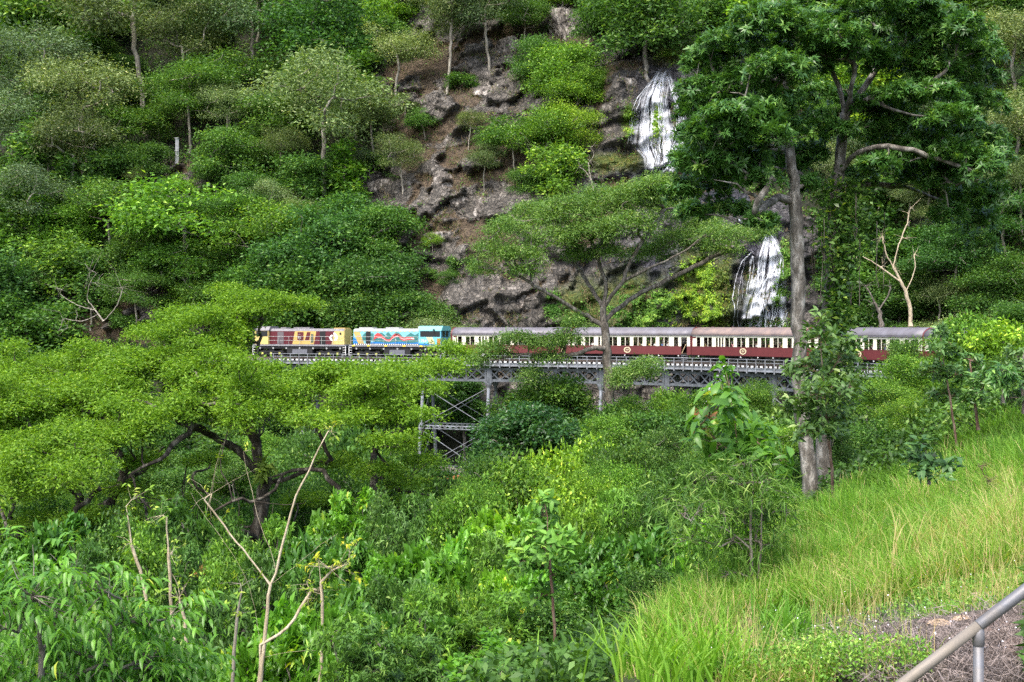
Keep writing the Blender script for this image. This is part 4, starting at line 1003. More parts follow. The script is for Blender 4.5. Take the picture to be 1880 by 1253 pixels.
# ------------------------------------------------------------------ tree prototypes for the gorge wall
def puffs(rng, lobes, n):
    """tips spread over the upper shells of ellipsoid lobes (cx,cy,cz,rx,ry,rz)"""
    L = np.array(lobes, float); w = (L[:, 3]*L[:, 4]+L[:, 3]*L[:, 5]); w /= w.sum()
    k = rng.choice(len(L), n, p=w); d = unit(rng.normal(size=(n, 3))); d[:, 2] = np.where(d[:, 2] < -.25, -d[:, 2], d[:, 2])
    r = rng.uniform(.55, 1, n)[:, None]**.6*(1+rng.normal(0, .13, n))[:, None]
    return L[k, :3]+d*L[k, 3:]*r
def rand_lobes(rng, R, H, n, flat=.5, base=.45, spread=.6):
    out = []
    for i in range(n):
        a = rng.uniform(0, 2*math.pi); q = math.sqrt(rng.uniform(0, 1))*spread*R; z = H*(base+(1-base)*rng.uniform(0, .85)*(1-.45*(q/R)**2))
        r = R*rng.uniform(.2, .42); out.append((q*math.cos(a), q*math.sin(a), z, r, r, r*flat*rng.uniform(.8, 1.2)))
    return out
def cluster_leaves(rng, tips, per, cr, L, Wd, up=.6, flat=.6, out=None, q=4, name='crown', droop=.25, base_lv=.45, var=.22, hang=0.):
    n = len(tips); T = np.repeat(tips, per, 0); m = len(T)
    o = rng.normal(size=(m, 3))*[1, 1, flat]*cr*.5
    C = T+o; A = rng.normal(size=(m, 3))*[1, 1, .5]+unit(o)*.8; A[:, 2] -= hang
    N = rng.normal(size=(m, 3))*(1-up)+np.array([0, 0, 1])*up*1.6
    lv = np.repeat(rng.normal(base_lv, var*.7, n), per)+rng.normal(0, var, m)
    l = L*rng.uniform(.65, 1.3, m)
    return leaf_mesh(name, C, A, N, l, l*(Wd/L), lv, q, .12, droop)
def proto(kind, seed):
    rng = np.random.default_rng(seed); ls = (.8, 1., 1.35)[seed % 3]
    if kind == 'dense':      # round evergreen crown
        R, H = 3.2, 7.8; lobes = rand_lobes(rng, R, H, 34, .7, .2, .85); tips = puffs(rng, lobes, 430)
        tr = [(0,0,-.6),(.1,.1,1.5),(0,.2,3.2)]; cr = cluster_leaves(rng, tips, int(28/ls**1.5), .8, .26*ls, .13*ls, .35, .8); br, bark = .15, BARK_MID
    elif kind == 'layered':  # flat tiers of fine foliage
        R, H = 3.6, 8.0; lobes = rand_lobes(rng, R, H, 32, .42, .42, .92); tips = puffs(rng, lobes, 430)
        tr = [(0,0,-.6),(.2,.1,1.6),(.1,-.1,3.4)]; cr = cluster_leaves(rng, tips, int(28/ls**1.5), .85, .22*ls, .1*ls, .5, .6); br, bark = .1, BARK_PALE
    elif kind == 'gum':      # tall open crown on a pale trunk
        R, H = 3.3, 10.8; lobes = rand_lobes(rng, R, H, 20, .75, .52, .9); tips = puffs(rng, lobes, 400)
        tr = [(0,0,-.6),(.25,0,2.5),(.1,.2,5),(.35,.1,7)]; cr = cluster_leaves(rng, tips, 26, .8, .2, .075, .3, .8, hang=.3); br, bark = .12, BARK_PALE
    elif kind == 'column':   # narrow young tree
        R, H = 1.7, 7.5; lobes = [(rng.normal(0, .4), rng.normal(0, .4), z, 1.35*(1.15-z/9), 1.35*(1.15-z/9), .8) for z in np.linspace(2, 7, 9)]; tips = puffs(rng, lobes, 170)
        tr = [(0,0,-.6),(.05,.1,2.5),(0,0,5.5)]; cr = cluster_leaves(rng, tips, int(20/ls), .6, .3*ls, .14*ls, .45); br, bark = .08, BARK_PALE
    elif kind == 'low':      # low spreading bush
        R, H = 2.3, 3.0; lobes = rand_lobes(rng, R, H, 20, .8, .15, .85); tips = puffs(rng, lobes, 190)
        tr = [(0,0,-.4),(.05,0,.5),(0,.1,1.1)]; cr = cluster_leaves(rng, tips, 20, .6, .3, .14, .5); br, bark = .1, BARK_GREY
    sk = Skel(); sk.path(smooth_path(tr, .5, rng, .04)); sk.crown(tips, rng, 11, .7, .12, 0, 3, 1)
    tk = sk.mesh('trunk', br, .008, .013, (4, 7))
    return dict(tr=tk, cr=cr, bark=bark, H=H, R=R)
LM = {'dense': LEAF_GEN, 'layered': LEAF_GEN, 'gum': LEAF_OLIVE, 'column': LEAF_GEN, 'low': LEAF_GEN}
PROT = {}
for kind, seeds in (('dense', (1, 2, 3)), ('layered', (4, 5, 6)), ('gum', (7, 8, 9)), ('column', (10, 11)), ('low', (12, 13))):
    PROT[kind] = [proto(kind, s) for s in seeds]
# tints multiply the leaf colour: (name, rgb)
TINT = {'dark green': (.75, .8, .8), 'deep green': (.92, 1.0, .92), 'mid green': (1.1, 1.12, 1.1), 'bright green': (1.6, 1.55, 1.0), 'yellow-green': (2.15, 1.85, .9),
        'blue-green': (.82, .98, 1.15), 'olive green': (.98, 1.0, .95), 'grey-green': (1.0, 1.1, 1.45), 'pale green': (1.7, 1.65, 1.9), 'brown-tinged': (1.4, .85, .7)}
KN = {'dense': ('rainforest_tree', 'round-crowned tree', 'tree'), 'layered': ('layered_tree', 'flat-tiered tree', 'tree'), 'gum': ('gum_tree', 'gum tree', 'tree'),
      'column': ('young_tree', 'slender tree', 'tree'), 'low': ('bush', 'leafy bush', 'bush')}
_r = random.Random(3)
PLACED = []      # (object, tint, kind, px, py)
def put(kind, loc, w, tint, h=None, lean=0, label=None, var=None):
    pr = _r.choice(PROT[kind]) if var is None else PROT[kind][var % len(PROT[kind])]
    nm = KN[kind][0]; s = w/(2*pr['R']*1.08); hs = s*_r.uniform(.9, 1.1) if h is None else h/pr['H']
    R = empty(nm, loc, _r.uniform(0, 6.28)); R.scale = (s, s, hs); R.rotation_euler.x = lean*_r.uniform(-1, 1); R.rotation_euler.y = lean*_r.uniform(-1, 1)
    t = link('trunk', pr['tr'], R); c = link('crown', pr['cr'], R)
    if not len(pr['tr'].materials): pr['tr'].materials.append(pr['bark'])
    if not len(pr['cr'].materials): pr['cr'].materials.append(LM[kind])
    j = _r.uniform(.88, 1.14); tc = TINT[tint]; c.color = (tc[0]*j*_r.uniform(.93, 1.07), tc[1]*j, tc[2]*j*_r.uniform(.9, 1.1), 1)
    q = pxy(Vector(loc)+Vector((0, 0, (h or pr['H']*hs)*.6)))
    if label: tag(R, label, KN[kind][2])
    PLACED.append((R, tint, kind, q[0], q[1], label)); return R
# prominent trees of the gorge wall: crown centre (photo px), crown width px, kind, tint
BIG = [(55,150,150,'gum','grey-green'),(20,255,130,'gum','grey-green'),(150,205,150,'gum','pale green'),(265,65,190,'gum','olive green'),(85,45,150,'dense','mid green'),(185,20,110,'dense','bright green'),
 (345,100,120,'gum','olive green'),(350,195,130,'layered','mid green'),(130,300,120,'gum','olive green'),(240,240,110,'layered','mid green'),(470,60,150,'gum','grey-green'),
 (420,150,130,'layered','mid green'),(530,30,130,'gum','grey-green'),(590,165,110,'dense','deep green'),(600,60,170,'dense','blue-green'),(640,115,90,'layered','pale green'),(730,110,100,'gum','pale green'),
 (600,240,180,'gum','pale green'),(335,345,56,'layered','bright green'),(500,210,110,'dense','mid green'),(345,410,190,'layered','bright green'),(440,400,120,'layered','mid green'),(490,450,150,'layered','bright green'),
 (545,480,150,'dense','blue-green'),(620,450,130,'dense','blue-green'),(705,430,120,'dense','deep green'),(600,540,160,'dense','deep green'),(690,520,130,'dense','dark green'),(290,455,110,'layered','olive green'),
 (60,380,120,'gum','grey-green'),(115,480,110,'dense','bright green'),(200,480,100,'layered','mid green'),(20,540,150,'dense','blue-green'),(60,610,150,'dense','deep green'),(340,500,130,'layered','deep green'),
 (250,540,110,'layered','olive green'),(725,570,130,'dense','mid green'),(800,590,80,'layered','mid green'),(660,590,110,'dense','mid green'),(1040,130,120,'dense','bright green'),(990,105,100,'dense','mid green'),
 (1060,180,110,'layered','bright green'),(1085,150,70,'dense','bright green'),(1000,265,120,'layered','bright green'),(945,255,100,'layered','mid green'),(1040,250,110,'layered','yellow-green'),(1020,310,110,'dense','bright green'),
 (965,330,70,'dense','mid green'),(820,50,130,'gum','olive green'),(900,35,130,'gum','grey-green'),(965,40,90,'layered','mid green'),(1190,45,150,'dense','deep green'),(1110,30,90,'dense','mid green'),
 (1860,110,130,'gum','pale green'),(1865,240,130,'gum','pale green'),(1840,410,150,'layered','blue-green'),(1750,480,140,'layered','blue-green'),(1855,510,140,'layered','deep green'),(1650,520,110,'dense','deep green'),
 (1580,545,110,'dense','dark green'),(1800,560,110,'dense','dark green'),(1790,350,130,'gum','mid green'),(1700,330,120,'layered','mid green'),(1640,270,110,'gum','olive green'),(1560,430,100,'dense','dark green'),
 (460,350,90,'dense','deep green'),(420,280,110,'dense','mid green'),(690,230,100,'gum','olive green'),(740,300,80,'gum','olive green'),(560,320,110,'dense','deep green'),(200,390,130,'layered','mid green'),
 (120,400,100,'dense','bright green'),(890,300,60,'gum','olive green'),(860,230,50,'gum','olive green'),(1700,210,120,'gum','grey-green'),(1745,100,100,'gum','olive green'),(640,390,90,'dense','blue-green'),(730,490,70,'dense','deep green'),
 (1000,150,70,'layered','mid green'),(540,560,110,'dense','deep green'),(470,540,120,'dense','deep green'),(400,560,110,'layered','mid green'),(780,230,60,'layered','mid green'),(1290,20,90,'dense','mid green')]
occupied = []
def place_hill(cx, cy, w, kind, tint, label=None):
    b = hill_hit(cx, cy, False); scale = FPX/b.y; wm = w/scale
    pr = PROT[kind][0]; hm = pr['H']*wm/(2*pr['R']*1.08)
    foot_py = cy+hm*.62*scale
    b = hill_hit(cx, foot_py, False); b.y -= .3
    occupied.append((cx, cy, w)); return put(kind, b, wm*(1.12 if in_any(cx, cy, ROCK) else 1.3), tint, hm*_r.uniform(1., 1.2), .06, label)
for (cx, cy, w, k, t) in BIG: place_hill(cx, cy, w, k, t)
# fill between them
rg2 = np.random.default_rng(44); n_fill = 0
cand = rg2.uniform([-20, -60], [1900, 640], (9000, 2))
for cx, cy in cand:
    if n_fill >= 290: break
    rock = bool(in_any(cx, cy, ROCK)); cliff = bool(in_any(cx, cy, CLIFF))
    if cliff or (rock and rg2.random() > .05): continue
    if 1240 < cx < 1500 and cy < 380 and rg2.random() > .3: continue
    if 60 < cx < 620 and cy > 600: continue
    if 850 < cx < 1050 and cy > 340: continue
    if 1130 < cx < 1520 and 60 < cy: continue
    if math.hypot(cx-325, cy-300) < 48 or math.hypot(cx-526, cy-345) < 46: continue
    w = rg2.uniform(55, 105)*(.55 if rock else 1)
    if any(math.hypot(cx-a, (cy-b)*1.1) < (w+c)*.3 for a, b, c in occupied): continue
    u = vnoise(cx/260, cy/200, 0, 5)
    kinds = ['gum', 'gum', 'gum', 'layered', 'low', 'column'] if u > 0 else ['dense', 'dense', 'layered', 'column', 'low']
    if rock: kinds = ['low', 'low', 'gum', 'layered']
    k = kinds[int(rg2.integers(len(kinds)))]
    u2 = vnoise(cx/180, cy/150, 0, 11)+rg2.normal(0, .25)
    tint = 'dark green' if u2 < -.55 else 'deep green' if u2 < -.15 else 'mid green' if u2 < .25 else 'bright green' if u2 < .6 else 'yellow-green'
    if k == 'gum': tint = ['grey-green', 'olive green', 'pale green', 'mid green'][int(rg2.integers(4))]
    if rock and rg2.random() < .4: tint = 'olive green'
    place_hill(cx, cy, w, k, tint); n_fill += 1
print('hill trees', len(PLACED))

# undergrowth, dry grass and leaf litter over the gorge wall (nobody could count it)
def undergrowth():
    rng = np.random.default_rng(77); n = 340000
    px = rng.uniform(-60, 1940, n); py = rng.uniform(-70, 660, n)
    # iterate the wall intersection for all rays at once
    X, Y, Z = hill_ray(px, py, True)
    _, _, cl, rk = cover(X, Y, Z)
    patch = fbm(X/1.6, Z/1.2, 0, 3, 88); big = fbm(X/5, Z/5, 0, 3, 89)
    keep = (~cl & ~rk & (patch > -.25)) | (~cl & rk & (patch+.3*big > -.02)) | (cl & (patch > .33))
    X, Y, Z, rk, patch, big, px, py = [v[keep] for v in (X, Y, Z, rk, patch, big, px, py)]
    m = len(X); dry = (rk & (rng.random(m) < .8)) | (rng.random(m) < .18)
    hgt = rng.uniform(0, 1, m)**1.5*(.25+.9*np.clip(patch+.3, 0, 1)); C = np.stack([X, Y-hgt*.7-.05, Z+hgt*.5], 1)
    # dry grass: upright thin blades; green: small leaves
    i = np.where(~dry)[0]; g = len(i)
    A = rng.normal(size=(g, 3))+[0, -.5, .4]; N = rng.normal(size=(g, 3))*.5+[0, -.3, 1]
    lv = .34+.6*big[i]+rng.normal(0, .2, g); L = rng.uniform(.25, .55, g)
    m1 = leaf_mesh('undergrowth', C[i], A, N, L, L*.5, lv)
    tag(link('undergrowth', m1, None, LEAF_GEN), 'low green undergrowth covering the gorge wall between the trees', None, None, 'stuff')
    i = np.where(dry)[0][:90000]; g = len(i)
    A = rng.normal(size=(g, 3))*.45+[0, -.35, .8]; N = rng.normal(size=(g, 3))
    L = rng.uniform(.25, .8, g); m2 = leaf_mesh('dry_grass', C[i], A, N, L, .05+.03*rng.random(g), .5+.5*patch[i]+rng.normal(0, .2, g))
    dm = mat_leaf('dry_grass', [(0, (.07, .05, .03)), (.4, (.17, .125, .07)), (.7, (.27, .2, .12)), (1, (.17, .2, .06))], .2, .8, .1)
    tag(link('dry_grass', m2, None, dm), 'dry brown grass and litter on the rocky gorge wall', None, None, 'stuff')
undergrowth()

# rock outcrops standing out of the slope
ROCKM = mat_bark('outcrop_rock', (.03, .028, .026), (.16, .142, .125), (.45, .42, .38), 1.5, 1.)
def outcrop(px, py, wpx, hpx, label, seed, warm=False):
    b = hill_hit(px, py, False); s = FPX/b.y; w, h = wpx/s, hpx/s
    import bmesh
    bm = bmesh.new(); bmesh.ops.create_icosphere(bm, subdivisions=6, radius=1)
    co = np.array([v.co for v in bm.verts]); rgo = np.random.default_rng(seed*7); d = np.full(len(co), 1.25)
    for _ in range(16):            # split faces: clip the boulder by random planes, then crack it
        nn = rgo.normal(size=3); nn /= np.linalg.norm(nn); k = co@nn; lim = rgo.uniform(.5, .95); d = np.where(k*d > lim, lim/np.maximum(k, .05), d)
    d += .12*fbm((co[:, 0]+.5*co[:, 2])*5+seed, co[:, 1]*4, co[:, 2]*1.6, 4, seed, True)+.05*np.round(2*fbm(co[:, 0]*9+seed, co[:, 1]*9, co[:, 2]*3, 2, seed+3))
    for v, q in zip(bm.verts, d): v.co = Vector((v.co.x*q*w/2, v.co.y*q*min(w, h)*.42, v.co.z*q*h/2))
    me = bpy.data.meshes.new('rock_outcrop'); bm.to_mesh(me); bm.free()
    o = link('rock_outcrop', me, None, ROCKM); o.location = b; tag(o, label, 'rock', 'rock outcrops on the gorge wall'); o.rotation_euler = (0, 0, 0)
outcrop(812, 355, 72, 66, 'jagged grey outcrop at the left end of the dark rock band above the first carriage', 3)
outcrop(895, 385, 78, 66, 'dark grey streaked outcrop at the right end of the rock band above the first carriage', 4)
outcrop(850, 372, 60, 50, 'dark cracked rock between the two streaked outcrops above the first carriage', 5)
outcrop(700, 345, 60, 44, 'pale brown boulder at the left edge of the bare rocky slope', 6)
outcrop(1100, 240, 52, 44, 'pale pointed boulder just left of the upper waterfall', 7)
outcrop(935, 95, 62, 44, 'light grey boulder high on the slope, left of the bright green trees', 8)
outcrop(1045, 55, 90, 100, 'tall pale grey rock face high above the rocky slope', 9)
outcrop(1150, 165, 60, 60, 'pinkish-brown rock shoulder beside the top of the upper waterfall', 11)
outcrop(1290, 80, 110, 36, 'dark blue-grey slab above the upper waterfall', 12)
outcrop(910, 180, 66, 60, 'dark fissured rock face below the light grey boulder', 13)
outcrop(960, 560, 110, 70, 'smooth slanting brown slab just above the first carriage roof', 14)
outcrop(800, 440, 70, 34, 'low brown ledge under the rock band above the locomotive cab', 15)
outcrop(1850, 20, 60, 60, 'grey rock face high on the wall right of the big dark tree', 16)

# ------------------------------------------------------------------ waterfalls
def water_strands(name, label, lines, per, jit, w0, seed, z0=None):
    rng = np.random.default_rng(seed); R = []
    V = []; F = []; b = 0; al = []
    for ln, mult in lines:
        ln = [(ln[0])]+[p for p in ln[1:]]
        for k in range(int(per*mult)):
            pts = []
            n = 26; L = np.array(ln, float); seg = np.r_[0, np.cumsum(np.hypot(*np.diff(L, axis=0).T))]; u = np.linspace(0, seg[-1], n)
            a, c = sorted(rng.uniform(0, 1, 2))
            if c-a < .3 or k == 0: a, c = 0, 1
            u = u[0]+seg[-1]*(a+(c-a)*np.linspace(0, 1, n))
            off = rng.normal(0, jit)
            x = np.interp(u, seg, L[:, 0])+off*np.clip(u/seg[-1]*1.6+.15, 0, 1)+jit*.6*vnoise(u/30+rng.uniform(0, 99), k, 0, seed)+jit*.3*vnoise(u/9+rng.uniform(0, 99), k, 0, seed+1)
            y = np.interp(u, seg, L[:, 1])
            w = w0*rng.uniform(.15, 1.0)**1.5*(1 if k else 1.6)*(.25+1.2*np.abs(vnoise(u/12+k*3.3, k, 0, seed+4)))
            w[0] *= .3; w[-1] *= .3
            aa, bb = (x-940)/FPX, (601-y)/FPX; t = hill_ray(x, y, True)[1]
            # the deepest-standing rock nearby keeps the water on the surface
            t = np.minimum(t, np.convolve(np.pad(t, 2, 'edge'), np.ones(5)/5, 'valid'))-rng.uniform(.15, .45)
            Xc = np.stack([aa*t, t, bb*t], 1)
            for i in range(n):
                hw = w[i]/2
                V += [(Xc[i, 0]-hw, Xc[i, 1]+.04, Xc[i, 2]), (Xc[i, 0], Xc[i, 1]-.05, Xc[i, 2]), (Xc[i, 0]+hw, Xc[i, 1]+.04, Xc[i, 2]), (Xc[i, 0], Xc[i, 1]+.12, Xc[i, 2])]
                if i:
                    p, q = b+(i-1)*4, b+i*4
                    F += [(p+e, p+(e+1) % 4, q+(e+1) % 4, q+e) for e in range(4)]
            b += n*4
    me = np_mesh(name, np.array(V), [np.array(F)], None, True)
    return tag(link(name, me, None, WATER), label, None, None, 'structure')
m = bpy.data.materials.new('falling_water'); m.use_nodes = True; t = m.node_tree; b_ = t.nodes['Principled BSDF']; WATER = m
b_.inputs['Base Color'].default_value = (.82, .86, .92, 1); b_.inputs['Roughness'].default_value = .35
tc = t.nodes.new('ShaderNodeTexCoord'); mp = t.nodes.new('ShaderNodeMapping'); mp.inputs['Scale'].default_value = (9, 9, .9); n_ = t.nodes.new('ShaderNodeTexNoise'); n_.inputs['Scale'].default_value = 1.; n_.inputs['Detail'].default_value = 4
t.links.new(tc.outputs['Object'], mp.inputs[0]); t.links.new(mp.outputs[0], n_.inputs[0])
rr_ = t.nodes.new('ShaderNodeMapRange'); rr_.inputs[1].default_value = .38; rr_.inputs[2].default_value = .6; rr_.inputs[3].default_value = .05; rr_.inputs[4].default_value = .75
t.links.new(n_.outputs[0], rr_.inputs[0]); t.links.new(rr_.outputs[0], b_.inputs['Alpha'])
def water_sheet(left, right, seed, parent, nu=46, nv=70):
    Lp, Rp = np.array(left, float), np.array(right, float); f = np.linspace(0, 1, nv)
    def samp(Q): sg = np.r_[0, np.cumsum(np.hypot(*np.diff(Q, axis=0).T))]; sg /= sg[-1]; return np.stack([np.interp(f, sg, Q[:, 0]), np.interp(f, sg, Q[:, 1])], 1)
    A, B = samp(Lp), samp(Rp); u = np.linspace(0, 1, nu); G_ = A[:, None]*(1-u[None, :, None])+B[:, None]*u[None, :, None]
    x, y, z = hill_ray(G_[..., 0].ravel(), G_[..., 1].ravel(), True); y = y.reshape(nv, nu)
    for _ in range(2): y = (y+np.roll(y, 1, 0)+np.roll(y, -1, 0)+np.roll(y, 1, 1)+np.roll(y, -1, 1))/5 if False else np.minimum(y, .5*y+.25*(np.roll(y, 1, 0)+np.roll(y, -1, 0)))
    y = y-.12; V = np.stack([x.reshape(nv, nu), y, z.reshape(nv, nu)], -1).reshape(-1, 3); i = np.arange(nv*nu).reshape(nv, nu)
    F = np.stack([i[:-1, :-1], i[1:, :-1], i[1:, 1:], i[:-1, 1:]], -1).reshape(-1, 4); W_ = abs(B[nv//2, 0]-A[nv//2, 0])
    uv = np.stack([np.broadcast_to(u[None]*W_/10, (nv, nu)), np.broadcast_to(f[:, None]*(Lp[-1, 1]-Lp[0, 1])/60, (nv, nu)), np.broadcast_to(np.minimum(np.minimum(u, 1-u)*7, 1)[None]*np.minimum(np.minimum(f, 1-f)*16, 1)[:, None], (nv, nu))], -1).reshape(-1, 3)
    me = np_mesh('water_veil', V, [F], {'wuv': uv}, True); link('water_veil', me, parent, VEIL)
VEIL = bpy.data.materials.new('water_veil'); VEIL.use_nodes = True; t = VEIL.node_tree; b_ = t.nodes['Principled BSDF']; b_.inputs['Base Color'].default_value = (.85, .88, .95, 1); b_.inputs['Roughness'].default_value = .5
at = t.nodes.new('ShaderNodeAttribute'); at.attribute_name = 'wuv'; sx = t.nodes.new('ShaderNodeSeparateXYZ'); t.links.new(at.outputs['Vector'], sx.inputs[0])
def _m(op, a, b=None, c=None):
    n = t.nodes.new('ShaderNodeMath'); n.operation = op
    for k, v in enumerate((a, b, c)):
        if v is None: continue
        if isinstance(v, (int, float)): n.inputs[k].default_value = v
        else: t.links.new(v, n.inputs[k])
    return n.outputs[0]
def _n(x, y, sc, det, w=0):
    cb = t.nodes.new('ShaderNodeCombineXYZ'); t.links.new(x, cb.inputs[0]); t.links.new(y, cb.inputs[1]); cb.inputs[2].default_value = w; n = t.nodes.new('ShaderNodeTexNoise'); n.inputs['Scale'].default_value = sc; n.inputs['Detail'].default_value = det; t.links.new(cb.outputs[0], n.inputs[0]); return n.outputs[0]
wx = _m('MULTIPLY_ADD', _n(sx.outputs[0], sx.outputs[1], .9, 2), 3.2, sx.outputs[0])
s1 = _n(_m('MULTIPLY', wx, 3.), _m('MULTIPLY', sx.outputs[1], .55), 1., 3); s2 = _n(_m('MULTIPLY', wx, .9), _m('MULTIPLY', sx.outputs[1], .45), 1., 2, 7)
v = _m('ADD', _m('MULTIPLY', s1, .6), _m('MULTIPLY', s2, .75)); mr = t.nodes.new('ShaderNodeMapRange'); t.links.new(v, mr.inputs[0]); mr.inputs[1].default_value = .59; mr.inputs[2].default_value = .84; mr.inputs[3].default_value = 0; mr.inputs[4].default_value = .95
t.links.new(_m('MULTIPLY', mr.outputs[0], sx.outputs[2]), b_.inputs['Alpha'])
wf1 = water_strands('waterfall', 'upper waterfall fanning in white strands over dark rock', [([(1226,130),(1205,150),(1192,185),(1186,235),(1192,280),(1202,328)], 1.3), ([(1200,145),(1176,178),(1165,215),(1161,265)], .6), ([(1219,135),(1212,190),(1216,250),(1206,322)], 1.),
    ([(1224,140),(1238,185),(1252,222),(1257,250),(1230,290),(1210,326)], 1.1), ([(1238,190),(1245,240),(1226,300),(1212,326)], .8), ([(1195,262),(1180,280),(1176,288)], .3), ([(1190,298),(1188,322)], .3)], 9, 4.5, .17, 5)
water_sheet([(1205,130),(1172,178),(1158,230),(1160,268),(1180,290),(1186,328)], [(1230,130),(1250,180),(1266,225),(1268,260),(1250,300),(1228,328)], 1, wf1)
wf2 = water_strands('waterfall', 'lower waterfall dropping in white veils behind the brown-roofed carriage', [([(1382,462),(1368,480),(1360,510),(1358,550),(1360,604)], .4), ([(1408,430),(1398,480),(1392,530),(1402,570),(1398,604)], 1.3), ([(1416,432),(1430,470),(1424,530),(1412,604)], 1.3),
    ([(1412,500),(1388,545),(1374,604)], .9), ([(1424,520),(1436,575),(1424,604)], .7), ([(1360,402),(1368,420),(1380,428),(1404,432)], .9), ([(1382,470),(1380,540)], .6)], 8, 5, .17, 6)
water_sheet([(1402,430),(1388,465),(1380,500),(1366,545),(1354,606)], [(1424,430),(1440,470),(1446,510),(1444,560),(1450,606)], 2, wf2)
wf3 = water_strands('waterfall', 'short white cascade below the bridge deck under the falls', [([(1335,690),(1312,715),(1300,745)], 1.5), ([(1320,690),(1300,730)], 1)], 8, 8, .2, 7)
water_sheet([(1310,685),(1290,715),(1280,750)], [(1350,685),(1330,715),(1318,750)], 3, wf3, 24, 20)

# ------------------------------------------------------------------ hero trees
def lobes_px(lst, D, rng, dep=2.5, k=1.0):
    out = []
    for l in lst:
        cx, cy, rx, ry = l[:4]; d = D+(l[4] if len(l) > 4 else rng.uniform(-dep, dep)); s = FPX/d; c = P(cx, cy, d)
        out.append((c.x, c.y, c.z, rx/s*k, max(rx, 45)/s*1.0, ry/s*k))
    return out
def rosettes(rng, tips, per, L, Wd, droop=.25, up=.35, lvb=.45, var=.2, spread=.07, q=4, name='crown'):
    n = len(tips); T = np.repeat(np.asarray(tips), per, 0); m = len(T)
    ax = unit(rng.normal(size=(n, 3))*.5+[0, -.15, 1]); ax = np.repeat(ax, per, 0)
    r = unit(rng.normal(size=(m, 3))); r = unit(r-ax*(r*ax).sum(1, keepdims=True)); A = r+ax*rng.uniform(-.25, up+.5, m)[:, None]
    C = T+ax*rng.uniform(-spread, spread, m)[:, None]+rng.normal(0, .01, (m, 3))
    lv = np.repeat(rng.normal(lvb, var*.7, n), per)+rng.normal(0, var*.6, m); l = L*rng.uniform(.7, 1.25, m)
    return leaf_mesh(name, C, A, ax+rng.normal(0, .15, (m, 3)), l, l*(Wd/L), lv, q, .1, droop)
def hero(name, label, cat, trunk, limbs, tips, leafm, bark, base_r, tip_r=.006, per=12, up=.7, leaf=None, minr=.004, col=None, jit=.03, sides=(5, 9), seg=4, twig=2, lump=0, seed=1, bend=.12, thin=99, extra=None, limb_r=0.):
    rng = np.random.default_rng(seed); sk = Skel(); sk.path(smooth_path(trunk, .3 if base_r > .1 else .12, rng, jit))
    sk.t0 = len(sk.p)
    for k, l in enumerate(limbs):
        sk.limb(l, .35 if base_r > .1 else .1, jit, rng)
        if k >= thin: sk.thin[sk.last] = .28
    lo = 0
    if extra is not None: tips = np.concatenate([tips, extra])
    if tips is not None and len(tips): sk.crown(tips, rng, per, up, bend, int(len(smooth_path(trunk, .3 if base_r > .1 else .12))*.3), seg, twig)
    R = empty(name, tuple(sk.p[0])); inv = Matrix.Translation(-R.location)
    tk = sk.mesh('trunk', base_r, tip_r, minr, sides, lump, limb_r); tk.transform(inv); link('trunk', tk, R, bark)
    if leaf is not None: leaf.transform(inv); c = link('crown', leaf, R, leafm); c.color = (*(col or (1, 1, 1)), 1)
    tag(R, label, cat); return R

# two tall dark-leaved trees on the right
rng = np.random.default_rng(21); D = 36
pt = lambda l, d=36: [P(x, y, d+(z[0] if z else 0)) for x, y, *z in l]
LA = [(1300,125,56,38),(1345,95,66,44),(1292,205,50,38),(1315,250,62,38),(1272,300,46,38),(1292,352,52,36),(1345,305,62,36),(1402,262,60,36),(1440,310,52,34),(1362,170,70,44),(1425,140,64,44),(1300,180,60,40),(1335,392,50,24),(1392,340,44,26),
      (1482,292,40,30),(1248,360,36,30),(1300,305,60,40),(1380,220,60,36),(1272,260,34,32),(1420,200,50,36),(1360,330,50,30),(1480,345,26,18),(1270,395,30,22),(1330,220,50,30),(1395,410,34,16),(1440,240,46,28)]
lobA = lobes_px(LA, D, rng, 2.6, 1.0); tipsA = puffs(rng, lobA, 3600)
hero('dark_leaved_tree', 'tall dark glossy tree with straight bare grey trunk, crown overlapping both waterfalls', 'tree',
     pt([(1494,940),(1489,880),(1478,800),(1472,745),(1466,690),(1470,640),(1466,560),(1465,460),(1461,370),(1452,290),(1447,220),(1440,150)]),
     [pt([(1460,372),(1430,362),(1405,378,-1),(1380,402,-1.5),(1352,398,-2)]), pt([(1405,378,-1),(1385,360,-1.5),(1350,340,-2),(1310,330,-2)]), pt([(1450,280),(1410,270,1),(1360,255,1.5),(1300,250,2)]), pt([(1448,235),(1400,190,-.5),(1340,170,-1)]), pt([(1380,402,-1.5),(1395,370,-2),(1420,330,-2)])],
     tipsA, LEAF_DARK, BARK_MID, .25, .0028, 14, .6, rosettes(rng, tipsA, 19, .215, .055, lvb=.56, var=.2), .008, lump=.03, seed=2, col=(1.35, 1.3, 1.15), limb_r=.25)
